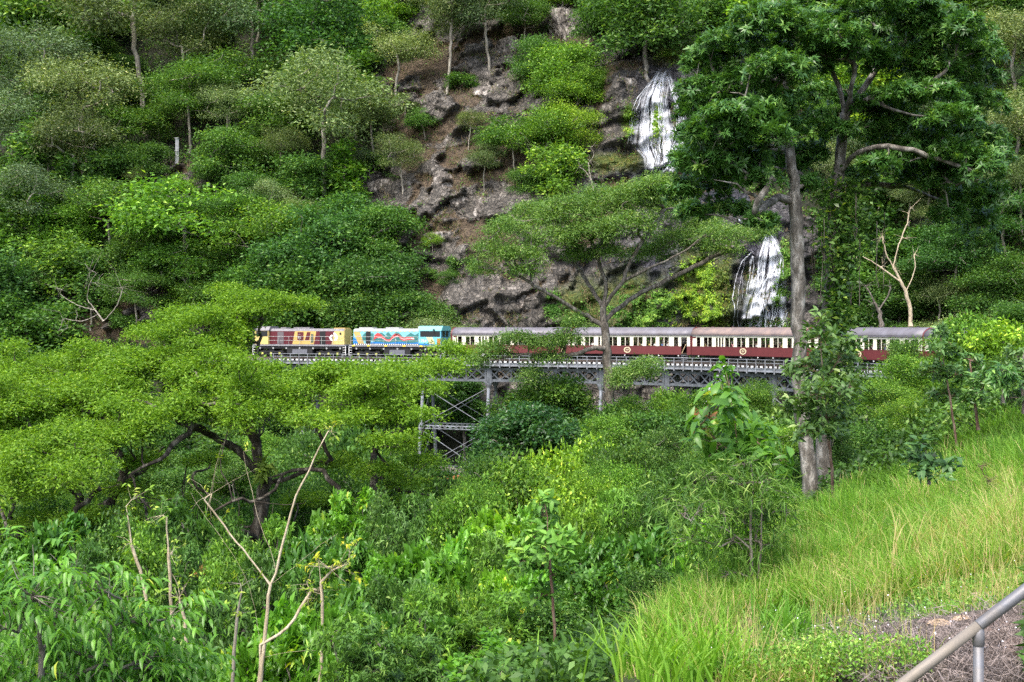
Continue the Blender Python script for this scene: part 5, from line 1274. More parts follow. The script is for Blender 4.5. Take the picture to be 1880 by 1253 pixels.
LB = [(1420,55,62,40),(1490,60,62,42),(1560,42,66,38),(1625,60,66,40),(1690,45,60,38),(1742,82,56,40),(1790,105,42,36),(1800,150,36,28),(1655,120,60,32),(1565,110,60,36),(1480,120,60,34),(1722,135,50,28),(1400,90,40,30),(1520,20,66,26),(1600,15,60,24),(1670,10,50,22),
      (1770,185,40,24),(1690,165,44,20),(1530,85,60,40),(1380,40,40,26),(1640,255,50,30),(1700,275,52,32),(1757,292,54,34),(1806,322,40,36),(1785,372,44,36),(1720,245,44,26),(1822,372,30,36),(1690,330,44,30),(1792,420,36,36),(1740,340,50,28),(1830,300,26,30),
      (1600,245,36,22),(1640,215,40,24),(1690,235,44,26),(1745,225,44,28),(1790,255,36,30),(1600,200,36,24),(1660,300,44,26),(1730,320,44,28),(1820,260,24,24),(1700,60,50,36),(1770,60,40,30),(1815,110,24,26),(1650,180,44,24),(1725,180,40,22),(1540,250,34,22),(1505,230,34,26),(1750,60,44,30),(1820,200,26,26),(1660,300,40,26),(1740,400,30,24),(1570,335,38,26),(1610,310,34,22),(1560,180,36,20),(1500,180,40,24),(1805,455,22,26)]
lobB = lobes_px(LB, 37.5, rng, 2.8, 1.1); tipsB = puffs(rng, lobB, 7200)
p37 = lambda l: pt(l, 37.5)
hero('dark_leaved_tree', 'tallest dark glossy tree on the right, vine-wrapped trunk forking under a broad crown', 'tree',
     p37([(1520,950),(1515,880),(1510,800),(1513,740),(1520,650),(1526,560),(1527,480),(1532,400),(1540,320),(1547,250),(1551,212)]),
     [p37([(1551,212),(1570,190),(1600,180,-1),(1650,168,-1.5),(1700,162,-2),(1745,150,-2)]), p37([(1551,212),(1580,170),(1612,125,1),(1645,90,1.5),(1690,62,2)]), p37([(1551,212),(1538,160),(1510,110),(1470,75,-1),(1430,55,-1)]), p37([(1551,215),(1565,160,-1),(1570,100,-1.5),(1575,50,-2)]),
      p37([(1540,320),(1580,280,-1),(1630,270,-2),(1700,285,-2),(1760,305,-2.5),(1800,340,-2)]), p37([(1535,370),(1590,340,1),(1660,345,1.5),(1740,370,2),(1790,390,2)]), p37([(1600,180,-1),(1640,200,-2),(1700,215,-2),(1760,200,-2)])],
     tipsB, LEAF_DARK, BARK_MID, .27, .0025, 15, .6, rosettes(rng, tipsB, 18, .215, .055, lvb=.56, var=.2), .008, lump=.03, seed=3, col=(1.35, 1.3, 1.15), limb_r=.2)
# vines hanging round the second trunk
n = 750; u = rng.uniform(0, 1, n); py = 330+u*430; px = 1545-10*u+rng.normal(0, 1, n)*(17+12*np.sin(u*9))
tv = np.array([list(P(a, b, 37.2+rng.normal(0, .4))) for a, b in zip(px, py)])
V = []
sk = Skel(); sk.path(smooth_path(p37([(1528,820),(1540,740),(1512,650),(1545,560),(1516,470),(1550,380),(1545,320)]), .3, rng, .03))
for a in range(26):
    x = 1545+rng.normal(0, 34); y = rng.uniform(320, 460); d = 37.2+rng.normal(0, .5); sk.path([P(x+rng.normal(0, 3)*k/6, y+k*rng.uniform(8, 26), d) for k in range(8)])
R = empty('climbing_vine', P(1528, 820, 37.2)); inv = Matrix.Translation(-R.location); me = sk.mesh('stem', .06, .012, 0, (4, 5)); me.transform(inv); link('stem', me, R, BARK_GREY)
me = cluster_leaves(rng, tv, 7, .3, .2, .1, .4, 1.1, name='foliage', lvb=.4) if False else cluster_leaves(rng, tv, 7, .3, .2, .1, .4, 1.1, name='foliage')
me.transform(inv); c = link('foliage', me, R, LEAF_DARK); c.color = (1.6, 1.35, 1, 1); tag(R, 'leafy vine hanging in curtains round the tallest dark tree trunk', 'vine')

# spreading feathery tree in front of the bridge
D = 75; q75 = lambda l: pt(l, D)
LC = [(905,468,36,20),(930,432,42,22),(985,408,56,26),(1045,402,60,28),(1105,385,56,28),(1160,378,54,28),(1205,362,52,28),(1150,425,54,24),(1082,438,54,22),(1235,398,46,26),(1282,438,50,20),(1332,440,44,18),(1380,437,30,17),(1240,452,44,18),(955,478,44,18),(1012,448,50,20),
      (1190,470,36,15),(885,498,22,10),(1318,462,36,12),(1120,470,30,14),(1200,350,34,14),(960,500,26,8),(1400,425,18,12),(1060,470,24,10),(1295,415,30,14),
      (905,650,34,15,-1),(950,628,36,13,-1.5),(1000,636,34,13,-1),(1040,628,26,16,-1),(1052,600,16,18,-1),(1010,660,30,9,-1),(975,700,22,20,-1),(1165,690,40,14,-2),(1190,672,24,9,-2),(1140,705,20,14,-2),(870,668,22,10,-1)]
LC = [(c[0], c[1], c[2]*1.05, c[3]*1.45, *c[4:]) for c in LC]; lobC = lobes_px(LC, D, rng, 3.2); tipsC = puffs(rng, lobC, 4400)
hero('umbrella_tree', 'spreading grey-green feathery tree with forked trunk in front of the bridge and train', 'tree',
     q75([(1125,800),(1121,760),(1117,700),(1113,640),(1110,600),(1108,565)]),
     [q75([(1110,600),(1085,585),(1050,565,-1),(1000,535,-2),(955,510,-2),(915,497,-2)]), q75([(1108,566),(1085,530,1),(1060,492,2),(1020,465,2),(975,452,2)]), q75([(1108,566),(1112,525),(1098,480),(1085,440)]), q75([(1109,590),(1160,548,1),(1215,520,1),(1275,490,1),(1330,462,1),(1375,448,1)]),
      q75([(1108,568),(1142,520,-1),(1190,495,-2),(1240,470,-2)]), q75([(1142,520,-1),(1165,465,-1),(1195,425,-1),(1220,385,0)]), q75([(1112,640),(1085,640,-1),(1060,650,-1.5),(1020,655,-1),(960,650,-1),(910,660,-1)]), q75([(1116,680),(1150,725,-1.5),(1160,700,-2),(1180,682,-2)]), q75([(1060,492,2),(1040,450,3),(1050,410,3)])],
     tipsC, LEAF_FINE, BARK_GREY, .36, .006, 15, .75, cluster_leaves(rng, tipsC, 24, .55, .21, .06, .55, .5), .014, seed=4, limb_r=.48, col=(1.35, 1.3, 1.2))

# great lime-green spreading tree, lower left
def pads(poly, n, rng, Dt, Db, y0, y1, rx, ry):
    out = []; xs = [p[0] for p in poly]; ys = [p[1] for p in poly]; got = []
    tries = 0
    while len(out) < n and tries < 20000:
        tries += 1
        x, y = rng.uniform(min(xs), max(xs)), rng.uniform(min(ys), max(ys))
        if not inpoly(x, y, poly): continue
        if any(abs(x-a) < rx*.62 and abs(y-b) < ry*.9 for a, b in got): continue
        got.append((x, y)); d = Dt+(Db-Dt)*(y-y0)/(y1-y0)+rng.normal(0, 1.2); s = FPX/d; c = P(x, y, d); w = rx*rng.uniform(.6, 1.15)
        out.append((c.x, c.y, c.z, w/s, w/s*1.1, ry*rng.uniform(.8, 1.9)/s))
    return out
POLYL = [(250,630),(330,570),(400,545),(470,525),(540,548),(575,552),(540,570),(450,585),(415,640),(470,678),(560,686),(660,678),(730,672),(790,655),(838,652),(835,685),(800,705),(745,735),(790,760),(790,800),(740,830),(640,800),(600,790),(520,770),(440,790),(330,760),(240,800),(200,740),(210,660)]
def snag(rng, poly, n, d0, d1):
    out = []
    while len(out) < n:
        x, y = rng.uniform(min(p[0] for p in poly), max(p[0] for p in poly)), rng.uniform(min(p[1] for p in poly), max(p[1] for p in poly))
        if inpoly(x, y, poly): out.append(list(P(x, y, rng.uniform(d0, d1))))
    return np.array(out)
lobL = pads(POLYL, 92, rng, 46, 35, 520, 830, 44, 13)
lobL += lobes_px([(690,868,50,14,-3),(745,890,40,12,-2),(620,850,44,12,0),(780,850,34,12,-1),(560,920,44,12,3),(690,930,38,10,2),(380,850,40,12,3),(330,920,40,12,4),(760,925,30,12,1),(820,640,26,10,4),(300,655,40,12,5),(345,640,40,12,5),(255,672,40,12,4),(375,625,30,10,5),(452,598,26,9,5),(440,625,24,10,5),(845,650,22,10,4),(780,672,34,12,3)], 40, rng)
tipsL = puffs(rng, lobL, 4600); q40 = lambda l: pt(l, 40)
hero('spreading_tree', 'large bright lime-green spreading tree with snaking dark branches below the locomotives', 'tree',
     q40([(395,1150),(430,1085),(452,1035),(472,985),(486,920),(488,880),(478,845),(462,800),(458,750),(452,700)]),
     [q40([(486,878),(455,838),(420,815),(380,792,-1),(345,778,-2),(305,765,-2.5),(270,740,-2)]), q40([(435,1075),(480,1040,-1),(520,1020,-1.5),(575,1012,-2),(625,1000,-2),(665,960,-2),(690,920,-2),(690,880,-1.5),(683,845,-1),(705,800,0),(740,760,1)]),
      q40([(640,985,-2),(632,920,-2.5),(600,880,-2.5),(570,862,-2),(520,868,-1.5),(495,878,-1)]), q40([(462,800),(500,760,2),(560,730,3),(620,700,4),(700,690,4),(770,680,5)]), q40([(458,750),(400,700,2),(340,650,3),(300,630,4)]), q40([(455,720),(470,650,4),(480,590,5),(470,545,6)]),
      q40([(472,985),(430,975,-2),(380,985,-2.5),(350,1010,-3),(310,1030,-3)]), q40([(345,778,-2),(320,820,-3),(290,845,-3.5),(240,870,-4)]), q40([(520,868,-1.5),(480,915,-3),(430,925,-4),(390,940,-4)]), q40([(690,880,-1.5),(740,905,-1),(790,910,-1)])],
     tipsL, LEAF_LIME, BARK_DARK, .33, .004, 14, .75, cluster_leaves(rng, tipsL, 30, .32, .12, .05, .5, .6, var=.13), .006, lump=.08, seed=5, limb_r=.36, jit=.07, bend=.05, extra=snag(rng, [(220,820),(720,820),(700,1010),(330,1020),(200,960)], 260, 35, 41))
POLYM = [(-40,690),(40,660),(110,650),(200,640),(230,680),(220,760),(250,800),(200,850),(120,900),(-40,930)]
lobM = pads(POLYM, 66, rng, 42, 33, 640, 900, 46, 14)+lobes_px([(150,950,44,12,-2),(230,900,44,12,0),(60,960,40,12,-2),(270,850,40,12,0),(20,640,30,10,3)], 38, rng)
tipsM = puffs(rng, lobM, 2600); q38 = lambda l: pt(l, 38)
hero('spreading_tree', 'lime-green spreading tree at the left edge with thick crooked dark boughs', 'tree',
     q38([(205,1180),(192,1120),(188,1070),(178,1025),(120,1018),(100,1010),(112,985),(150,960),(185,935),(215,905),(225,850),(200,790)]),
     [q38([(100,1010),(60,1000,-1),(20,985,-2),(-30,975,-2)]), q38([(150,960),(140,900,-1),(95,850,-1),(60,800,0)]), q38([(190,1110),(230,1095,-1),(260,1080,-1),(280,1030,0),(275,960,0),(260,900,1)]), q38([(215,905),(260,870,1),(300,820,2)]), q38([(200,790),(150,730,2),(90,700,3)]), q38([(20,985,-2),(0,930,-1),(-20,880,0)])],
     tipsM, LEAF_LIME, BARK_DARK, .28, .004, 14, .75, cluster_leaves(rng, tipsM, 30, .34, .12, .05, .5, .6, var=.13), .006, lump=.08, seed=6, limb_r=.4, jit=.06, bend=.05, extra=snag(rng, [(-20,860),(280,820),(300,1050),(60,1060),(-20,980)], 170, 34, 39))
def fern(px, py, d, label, col, n=60, L=.5):
    c = P(px, py, d); rg_ = np.random.default_rng(int(px)); C = np.array([list(c)]*n)+rg_.normal(0, .12, (n, 3)); A = rg_.normal(size=(n, 3))+[0, -.3, -.1]
    me = leaf_mesh('staghorn_fern', C-np.array(c), A, rg_.normal(size=(n, 3))*.4+[0, -.2, 1], L*rg_.uniform(.5, 1.2, n), .13, rg_.uniform(.2, .9, n), 6, .1, .55)
    o = link('staghorn_fern', me, None, LEAF_OLIVE); o.location = c; o.color = (*col, 1); tag(o, label, 'fern')
fern(487, 862, 39.5, 'yellow-green tufted fern growing in the main fork of the lime-green tree', (1.6, 1.6, .8))
fern(372, 1075, 33, 'large rusty brown and green fern clump low among the dark boughs', (2.0, .8, .6), 90, .8)
fern(1290, 765, 26, 'rusty red dead frond cluster above the green scrub near the short cascade', (.9, .3, .22), 60, .25)

# two trees filling the gorge under the bridge deck
def bush_tree(px, py, w, h, D, label, leafm, col, seed, n=900, L=.24, name='rainforest_tree'):
    rg_ = np.random.default_rng(seed); s = FPX/D; c = P(px, py, D); gzz = float(ground_z(c.x, c.y, False)); lob = []
    for i in range(26):
        a, b = rg_.uniform(-1, 1, 2)
        if a*a+b*b > 1: a *= .6; b *= .6
        r = w/s*rg_.uniform(.14, .22); lob.append((c.x+a*w/s*.4, c.y+rg_.uniform(-.3, .3)*w/s, c.z+b*h/s*.42, r, r, r*.6))
    tips = puffs(rg_, lob, n)
    return hero(name, label, 'tree', [(c.x, c.y, gzz-.3), (c.x+.2, c.y, (gzz+c.z)/2), (c.x, c.y, c.z)], [], tips, leafm, BARK_GREY, .22, .01, 14, .7, cluster_leaves(rg_, tips, 24, .6, L, L*.45, .5, .6), .015, col=col, seed=seed)
bush_tree(1010, 770, 200, 170, 76, 'light green bushy tree rising to the bridge girder left of the feathery tree', LEAF_GEN, (1.25, 1.2, 1), 31)
bush_tree(965, 845, 220, 200, 64, 'very dark green rounded tree below the bridge in the middle of the gorge', LEAF_DARK, (.8, .9, .9), 32, 1300)
bush_tree(850, 740, 90, 120, 145, 'dark green tree seen through the trestle bracing behind the bridge tower', LEAF_GEN, (.6, .75, .7), 33, 700, .34)
bush_tree(765, 740, 100, 130, 147, 'dark tree behind the bridge piers under the turquoise locomotive', LEAF_GEN, (.55, .7, .7), 34, 700, .34)

# bare trees
def bare(label, trunk, limbs, D, r, bark, seed, n=40, spread=.7, name='bare_tree'):
    rg_ = np.random.default_rng(seed); tr = pt(trunk, D); li = [pt(l, D) for l in limbs]
    ends = [l[-1] for l in li]+[tr[-1]]; tips = np.array([list(e+Vector(rg_.normal(0, spread, 3))) for e in ends for _ in range(n//len(ends))])
    return hero(name, label, 'tree', tr, li, tips, None, bark, r, .012, 5, .4, None, .01, seed=seed)
bare('leafless pale forked tree standing behind the train at the right', [(1672,600),(1670,560),(1655,520),(1640,490)], [[(1655,520),(1630,500),(1600,480),(1580,470)],[(1640,490),(1650,450),(1665,410),(1672,380)],[(1660,535),(1680,490),(1675,450)],[(1640,490),(1625,460),(1620,430)]], 112, .2, BARK_CREAM, 1, 60, .8)
bare('fallen tangle of pale leafless branches on the slope at the far left', [(190,590),(175,570),(160,550)], [[(175,570),(140,560),(110,540)],[(160,550),(165,520),(180,500)],[(190,590),(215,560),(225,530)],[(180,575),(150,590),(120,585)]], 158, .14, BARK_PALE, 2, 60, 1.3)
bare('small grey leafless tree with a dark trunk behind the carriage roof at the right', [(1618,600),(1615,575),(1605,555)], [[(1605,555),(1595,535),(1585,520)],[(1612,570),(1628,550),(1635,530)]], 114, .22, BARK_GREY, 3, 24, .5)
bare('leaning bleached dead tree beside the foot of the upper waterfall', [(1092,360),(1085,330),(1080,300)], [[(1085,330),(1075,315),(1060,305)],[(1080,300),(1090,285),(1085,270)]], 158, .12, BARK_PALE, 4, 20, .7)

# pale saplings close to the camera
d12 = lambda l: pt(l, 12)
def sap_leaves(rng, ends, n, per, L, Wd, sp=.18, lvb=.7):
    T = np.array([list(Vector(ends[rng.integers(len(ends))])+Vector(rng.normal(0, sp, 3))) for _ in range(n)])
    return T, rosettes(rng, T, per, L, Wd, .4, .2, lvb, .25, .03, 6)
ends = d12([(601,795),(447,840),(350,890),(375,945),(574,1082),(560,1100),(640,1020),(590,1080)])
T, lf = sap_leaves(rng, ends, 46, 4, .05, .02, .1, .6)
hero('pale_sapling', 'tall thin sapling with smooth cream forked stems standing before the lime-green tree', 'tree',
     d12([(474,1290),(477,1252),(484,1195),(491,1120),(497,1074),(507,1050),(512,1030),(527,969),(544,912),(567,867),(585,825),(603,792)]),
     [d12([(507,1050),(495,1005),(478,965),(462,900),(452,860),(447,830)]), d12([(497,1074),(470,1040),(445,1008),(400,950),(365,905),(342,882)]), d12([(478,1230),(476,1160),(463,1100),(445,1048),(404,984),(372,942),(350,905)]), d12([(484,1187),(529,1153),(550,1120),(574,1082)]), d12([(482,1215),(530,1198),(580,1195)]), d12([(497,1074),(540,1040),(590,1000),(620,980)])],
     T, LEAF_LIME, BARK_CREAM, .027, .0015, 6, .3, lf, 0, seed=7, jit=.004, col=(1.2, 1, .8), thin=3)
for k, (path, lab, lim) in enumerate([([(348,1290),(343,1250),(323,1202),(315,1120),(311,1050),(309,1000),(306,950)], 'slender cream stem left of the forked cream sapling', []),
        ([(349,1290),(347,1242),(339,1141),(331,1110),(321,1079)], 'short thin cream stem between two taller pale stems', []), ([(285,1290),(273,1200),(273,1137),(263,1070),(250,1030),(242,1000),(232,930)], 'leftmost tall cream stem above the drooping pinnate leaves', []),
        ([(587,1290),(590,1200),(592,1120),(590,1070),(585,1030)], 'single pale stem with yellowing leaves right of the forked cream sapling', [[(590,1070),(610,1050),(640,1035)], [(590,1090),(560,1080),(540,1082)]]),
        ([(425,1290),(430,1200),(436,1130),(444,1085)], 'mottled grey-white stem behind the forked cream sapling', [])]):
    T, lf = sap_leaves(rng, [P(*path[-1], 12), P(*(lim[0][-1] if lim else path[-2]), 12)], 16, 4, .06, .025, .12, .65)
    hero('pale_sapling', lab, 'tree', d12(path), [d12(l) for l in lim], T, LEAF_LIME, BARK_CREAM if k < 4 else BARK_PALE, .02, .0015, 6, .3, lf, 0, seed=20+k, jit=.004, col=(1.5, 1.1, .5) if k == 3 else (1, 1, 1))

# leafy saplings on the slope
def sapling(label, stem, lobes, D, n, per, L, Wd, leafm, bark, r, col=(1, 1, 1), seed=1, droop=.35, limbs=(), name='sapling', up=.35, tipr=.003, hang=None):
    rg_ = np.random.default_rng(seed); lob = []
    for cx, cy, rx, ry in lobes:
        s = FPX/D; c = P(cx, cy, D+rg_.normal(0, .02*D)); lob.append((c.x, c.y, c.z, rx/s, rx/s, ry/s))
    T = puffs(rg_, lob, n)
    lf = rosettes(rg_, T, per, L, Wd, droop, up, .5, .22, L*.6, 6) if hang is None else cluster_leaves(rg_, T, per, hang, L, Wd, .3, 1, q=6, droop=droop, hang=.8)
    return hero(name, label, 'tree', pt(stem, D), [pt(l, D) for l in limbs], T, leafm, bark, r, tipr, 8, .4, lf, 0, seed=seed, jit=.005, col=col)
sapling('young tree with reddish stem and pale green leaves, alone in the bottom centre scrub', [(1024,1290),(1022,1240),(1018,1150),(1012,1060),(1006,980),(1000,925)], [(1000,925,16,16),(1005,960,34,28),(985,1000,38,34),(1025,1010,36,34),(1000,1050,44,34),(1040,1060,26,24),(965,1040,24,22),(1005,1100,34,22)], 9.5, 190, 6, .085, .036, LEAF_GEN, BARK_RED, .014, (1.45, 1.5, 1.2), 1)
sapling('feathery drooping wattle sapling with twin grey-brown stems on the grass edge', [(1386,1200),(1383,1120),(1380,1040),(1378,980),(1382,900),(1378,850)], [(1370,860,40,26),(1320,900,55,34),(1400,900,50,36),(1290,950,55,36),(1360,960,60,36),(1430,950,40,36),(1270,1000,40,26),(1340,1010,55,28),(1420,1010,34,30),(1300,880,40,24),(1240,930,30,24),(1350,1060,40,16)], 11, 300, 9, .12, .014, LEAF_FINE, BARK_GREY, .022, (1.25, 1.3, .95), 2, .5, limbs=[[(1380,1180),(1392,1080),(1398,980),(1400,900)], [(1380,1000),(1330,970),(1280,960)]], hang=.14)
sapling('broad-leaved sapling top with large bright ovate leaves poking above the bridge girder line', [(1385,1190),(1378,1100),(1372,1000),(1362,900),(1352,800),(1342,730),(1330,690)], [(1325,695,26,18),(1330,745,38,30),(1350,790,46,30),(1290,800,30,26),(1380,820,44,26),(1340,840,44,30),(1420,850,36,18),(1270,790,16,16)], 11.6, 85, 5, .17, .07, LEAF_BROAD, BARK_RED, .012, (1.15, 1.12, 1), 3, .6)
sapling('grey-green leafy shrub rising in front of the two dark tree trunks', [(1530,925),(1526,850),(1518,780),(1512,700),(1506,620),(1500,580)], [(1500,585,20,18),(1505,630,40,34),(1530,670,46,36),(1490,690,44,34),(1515,730,50,34),(1545,720,36,36),(1480,750,40,26),(1530,780,40,26),(1500,800,40,22),(1560,640,20,22),(1460,760,26,16)], 24, 330, 7, .17, .07, LEAF_BLUE, BARK_RED, .035, (1.35, 1.15, .95), 4, .35)
sapling('tall silvery-leaved sapling, left one of the pair on the right slope', [(1757,820),(1750,770),(1743,723),(1732,660),(1726,612)], [(1727,615,14,16),(1730,650,28,24),(1715,690,30,26),(1745,690,28,24),(1735,730,30,18)], 28, 170, 7, .15, .06, LEAF_BLUE, BARK_RED, .03, (1.3, 1.2, 1.1), 5)
sapling('darker sapling, right one of the pair on the right slope', [(1796,790),(1790,740),(1784,690),(1780,660)], [(1782,670,24,20),(1770,700,26,22),(1800,705,26,22),(1788,735,28,16)], 28, 130, 7, .16, .06, LEAF_DARK, BARK_RED, .04, (1.7, 1.5, 1.3), 6, .5)
sapling('low blue-green broad-leaved plant rising from the bright grass', [(1706,890),(1704,860),(1700,830),(1698,815)], [(1700,822,26,14),(1685,850,30,18),(1725,852,32,16),(1705,872,30,14)], 18, 42, 6, .16, .08, LEAF_BLUE, BARK_GREY, .022, (1, 1, 1), 7)
sapling('drooping dark-leaved young plant near the right edge of the slope', [(1842,740),(1840,710),(1838,680)], [(1838,684,20,10),(1845,700,24,18),(1830,712,18,16)], 26, 46, 7, .17, .055, LEAF_DARK, BARK_GREY, .03, (1.5, 1.5, 1.3), 8, .7)
sapling('silvery shrub cut by the right picture edge above the bright grass', [(1880,760),(1876,700),(1870,660)], [(1870,660,26,22),(1855,690,28,24),(1880,700,30,30),(1870,740,34,24)], 27, 170, 7, .15, .05, LEAF_BLUE, BARK_GREY, .04, (1.3, 1.15, 1.1), 9)
sapling('thin dry leafless weed stalk standing in the middle of the bright grass', [(1820,985),(1816,930),(1812,880),(1808,850)], [(1808,856,16,14),(1820,890,18,18)], 14, 26, 2, .04, .012, LEAF_OLIVE, BARK_RED, .008, (1.2, .9, .8), 10, name='weed_stalk', tipr=.002)
# big pinnate leaves lower left
for k, (lo, lab) in enumerate([([(30,1060,40,26),(60,1110,60,30),(20,1160,50,34),(90,1170,50,28),(150,1060,34,20),(120,1120,46,28),(40,1220,60,30)], 'drooping pinnate-leaved shrub in the bottom left corner'),
        ([(180,1090,40,24),(230,1140,44,24),(160,1190,52,26),(240,1200,48,24),(120,1240,60,22),(290,1150,30,20)], 'drooping pinnate-leaved shrub beside the leftmost cream stem'), ([(200,1250,60,20),(290,1210,46,22),(310,1250,50,16),(250,1250,40,20)], 'low drooping-leaved shrub under the short cream stems')]):
    rg_ = np.random.default_rng(60+k); D0 = 9.+.4*k; lob = lobes_px(lo, D0, rg_, .5); T = puffs(rg_, lob, 125)+rg_.normal(0, .1, (125, 3))
    # each tip carries a drooping compound leaf: leaflets in pairs along a rachis
    n = len(T); dirn = unit(rg_.normal(size=(n, 3))*[1, 1, .6]+[.1, -.1, .25]); C = []; A = []; N = []; lv = []
    for j in range(6):
        f = j/5.; pos = T+dirn*(.1+.3*f)-np.array([0, 0, 1])*.16*f*f
        for sgn in (-1, 1):
            side = unit(np.cross(dirn, [0, 0, 1]))*sgn; C.append(pos); A.append(side*.8+dirn*.5-np.array([0, 0, .55])+rg_.normal(0, .25, (n, 3))); N.append(np.tile([0, 0, 1.], (n, 1))+side*.4); lv.append(rg_.normal(.5, .18, n))
    C, A, N, lv = map(np.concatenate, (C, A, N, lv)); lf = leaf_mesh('crown', C, A, N, .115*rg_.uniform(.6, 1.25, len(C)), .036, lv, 6, .12, .35)
    cx = np.mean([l[0] for l in lo]); base = P(cx, 1300, D0); base.z = min(base.z, float(ground_z(base.x, base.y, False)))
    hero('pinnate_shrub', lab, 'shrub', [base, base*.5+P(cx, 1180, D0)*.5, P(cx, 1150, D0)], [], T, LEAF_BROAD, BARK_GREY, .03, .004, 10, .5, lf, 0, seed=70+k, jit=.01, col=(1.5, 1.45, 1.25))

# ------------------------------------------------------------------ scrub filling the valley and slope
def near_proto(kind, seed):
    rng = np.random.default_rng(seed); R, H = 1., 1.7
    lobes = rand_lobes(rng, R, H, 14, .75, .15, .8)
    if kind == 'leafy': tips = puffs(rng, lobes, 330); lf = rosettes(rng, tips, 8, .17, .085, .3, .4, .45, .24, .07, 6); m = LEAF_BROAD
    elif kind == 'lance': tips = puffs(rng, lobes, 420); lf = rosettes(rng, tips, 9, .17, .045, .35, .4, .45, .24, .07, 4); m = LEAF_GEN
    elif kind == 'round': tips = puffs(rng, lobes, 230); lf = rosettes(rng, tips, 6, .12, .1, .25, .6, .5, .2, .08, 6); m = LEAF_BROAD
    elif kind == 'scrub': tips = puffs(rng, lobes, 520); lf = cluster_leaves(rng, tips, 13, .22, .1, .045, .45, 1.); m = LEAF_GEN
    sk = Skel(); sk.path([(0, 0, -.35), (.02, 0, 0), (0, .03, .3), (0, 0, .6)]); sk.crown(tips, rng, 10, .5, .1, 0, 3, 1)
    return dict(tr=sk.mesh('trunk', .045, .003, .004, (4, 6)), cr=lf, H=H, R=R, m=m)
NP = {k: [near_proto(k, s) for s in ss] for k, ss in (('leafy', (1, 2, 3)), ('lance', (4, 5, 6)), ('round', (7,)), ('scrub', (8, 9, 10)))}
NN = {'leafy': ('leafy_shrub', 'broad-leaved shrub'), 'lance': ('leafy_shrub', 'narrow-leaved shrub'), 'round': ('leafy_shrub', 'round-leaved shrub'), 'scrub': ('leafy_shrub', 'fine-leaved bush')}
SHR = []
def put_near(kind, px, py, w, d, tint, label=None):
    pr = _r.choice(NP[kind]); s = w*d/FPX/2.1; c = P(px, py, d); g = float(ground_z(c.x, c.y, False)); H = max(.8*s*pr['H'], (c.z+.5*w*d/FPX)-g)
    z0 = min(g, c.z-.4*H); hs = H/pr['H']
    if hs > 2.2*s: hs = 2.2*s; z0 = c.z+.5*w*d/FPX-hs*pr['H']
    R = empty(NN[kind][0], (c.x, c.y, z0), _r.uniform(0, 6.28)); R.scale = (s, s, hs)
    t = link('trunk', pr['tr'], R); cr = link('crown', pr['cr'], R)
    if not len(pr['tr'].materials): pr['tr'].materials.append(BARK_GREY)
    if not len(pr['cr'].materials): pr['cr'].materials.append(pr['m'])
    if z0 > g+.05:     # stem reaches the ground
        m = MB(); m.tube([(0, 0, .1), (.03, .02, (g-z0)/hs*.5), (0, 0, (g-z0)/hs-.1)], [.05, .06, .08], 6); m.build('stem', BARK_GREY, R)
    j = _r.uniform(.88, 1.12); tc = TINT[tint]; cr.color = (tc[0]*j, tc[1]*j*_r.uniform(.95, 1.05), tc[2]*j, 1)
    if label: tag(R, label, 'shrub')
    SHR.append((R, tint, kind, px, py, label)); return R
def put_mid(kind, px, py, w, d, tint, label=None):
    pr = PROT[kind][0]; c = P(px, py, d); wm = w*d/FPX; g = float(ground_z(c.x, c.y, False)); top = c.z+.38*wm*pr['H']/(2*pr['R'])
    h = max(pr['H']*wm/(2*pr['R'])*.8, top-g); hmax = pr['H']*wm/(2*pr['R'])*1.9; 
    if h > hmax: h = hmax
    loc = (c.x, c.y, top-h)
    R = put(kind, loc, wm*1.1, tint, h, .05, label); PLACED.pop(); SHR.append((R, tint, kind, px, py, label)); return R
# scrub distance by height in the picture
def dist(py): return float(np.interp(py, [690, 760, 800, 850, 900, 950, 1000, 1050, 1100, 1180, 1253], [98, 78, 66, 52, 40, 31, 23.5, 18, 14.5, 10.8, 8.3]))
rg3 = np.random.default_rng(12); occ2 = []
VALLEY = [(-30,1010),(0,880),(200,900),(330,960),(560,860),(700,850),(860,880),(1120,800),(1130,740),(1290,720),(1440,740),(1480,900),(1440,950),(1390,1000),(1290,1060),(1200,1130),(1130,1180),(1080,1280),(-30,1280)]
cnt = 0
for px, py in rg3.uniform([-20, 720], [1480, 1275], (5000, 2)):
    if not inpoly(px, py, VALLEY): continue
    if px < 330 and py > 1040: continue
    w = np.interp(py, [720, 800, 900, 1000, 1100, 1250], [80, 95, 110, 125, 140, 160])*rg3.uniform(.75, 1.2)
    if any(math.hypot(px-a, (py-b)*1.25) < (w+c)*.235 for a, b, c in occ2): continue
    occ2.append((px, py, w)); d = dist(py)*rg3.uniform(.92, 1.08); u = vnoise(px/150, py/110, 0, 3)+rg3.normal(0, .25)
    left = px < 640 and py < 1120
    if left: d = d*1.25
    if px < 660 and py > 1080: d = max(d*1.3, 13.2+rg3.random()*3)
    tint = 'deep green' if u < -.45 else 'mid green' if u < .05 else 'bright green' if u < .5 else 'yellow-green'
    if left: tint = ['deep green', 'mid green', 'deep green', 'bright green'][int(rg3.integers(4))]
    if d > 36: put_mid(['dense', 'layered', 'low', 'layered'][int(rg3.integers(4))], px, py, w*1.1, d, tint)
    else: put_near(['leafy', 'lance', 'scrub', 'leafy', 'lance'][int(rg3.integers(5))], px, py, w, d, tint)
    cnt += 1
print('valley scrub', cnt)
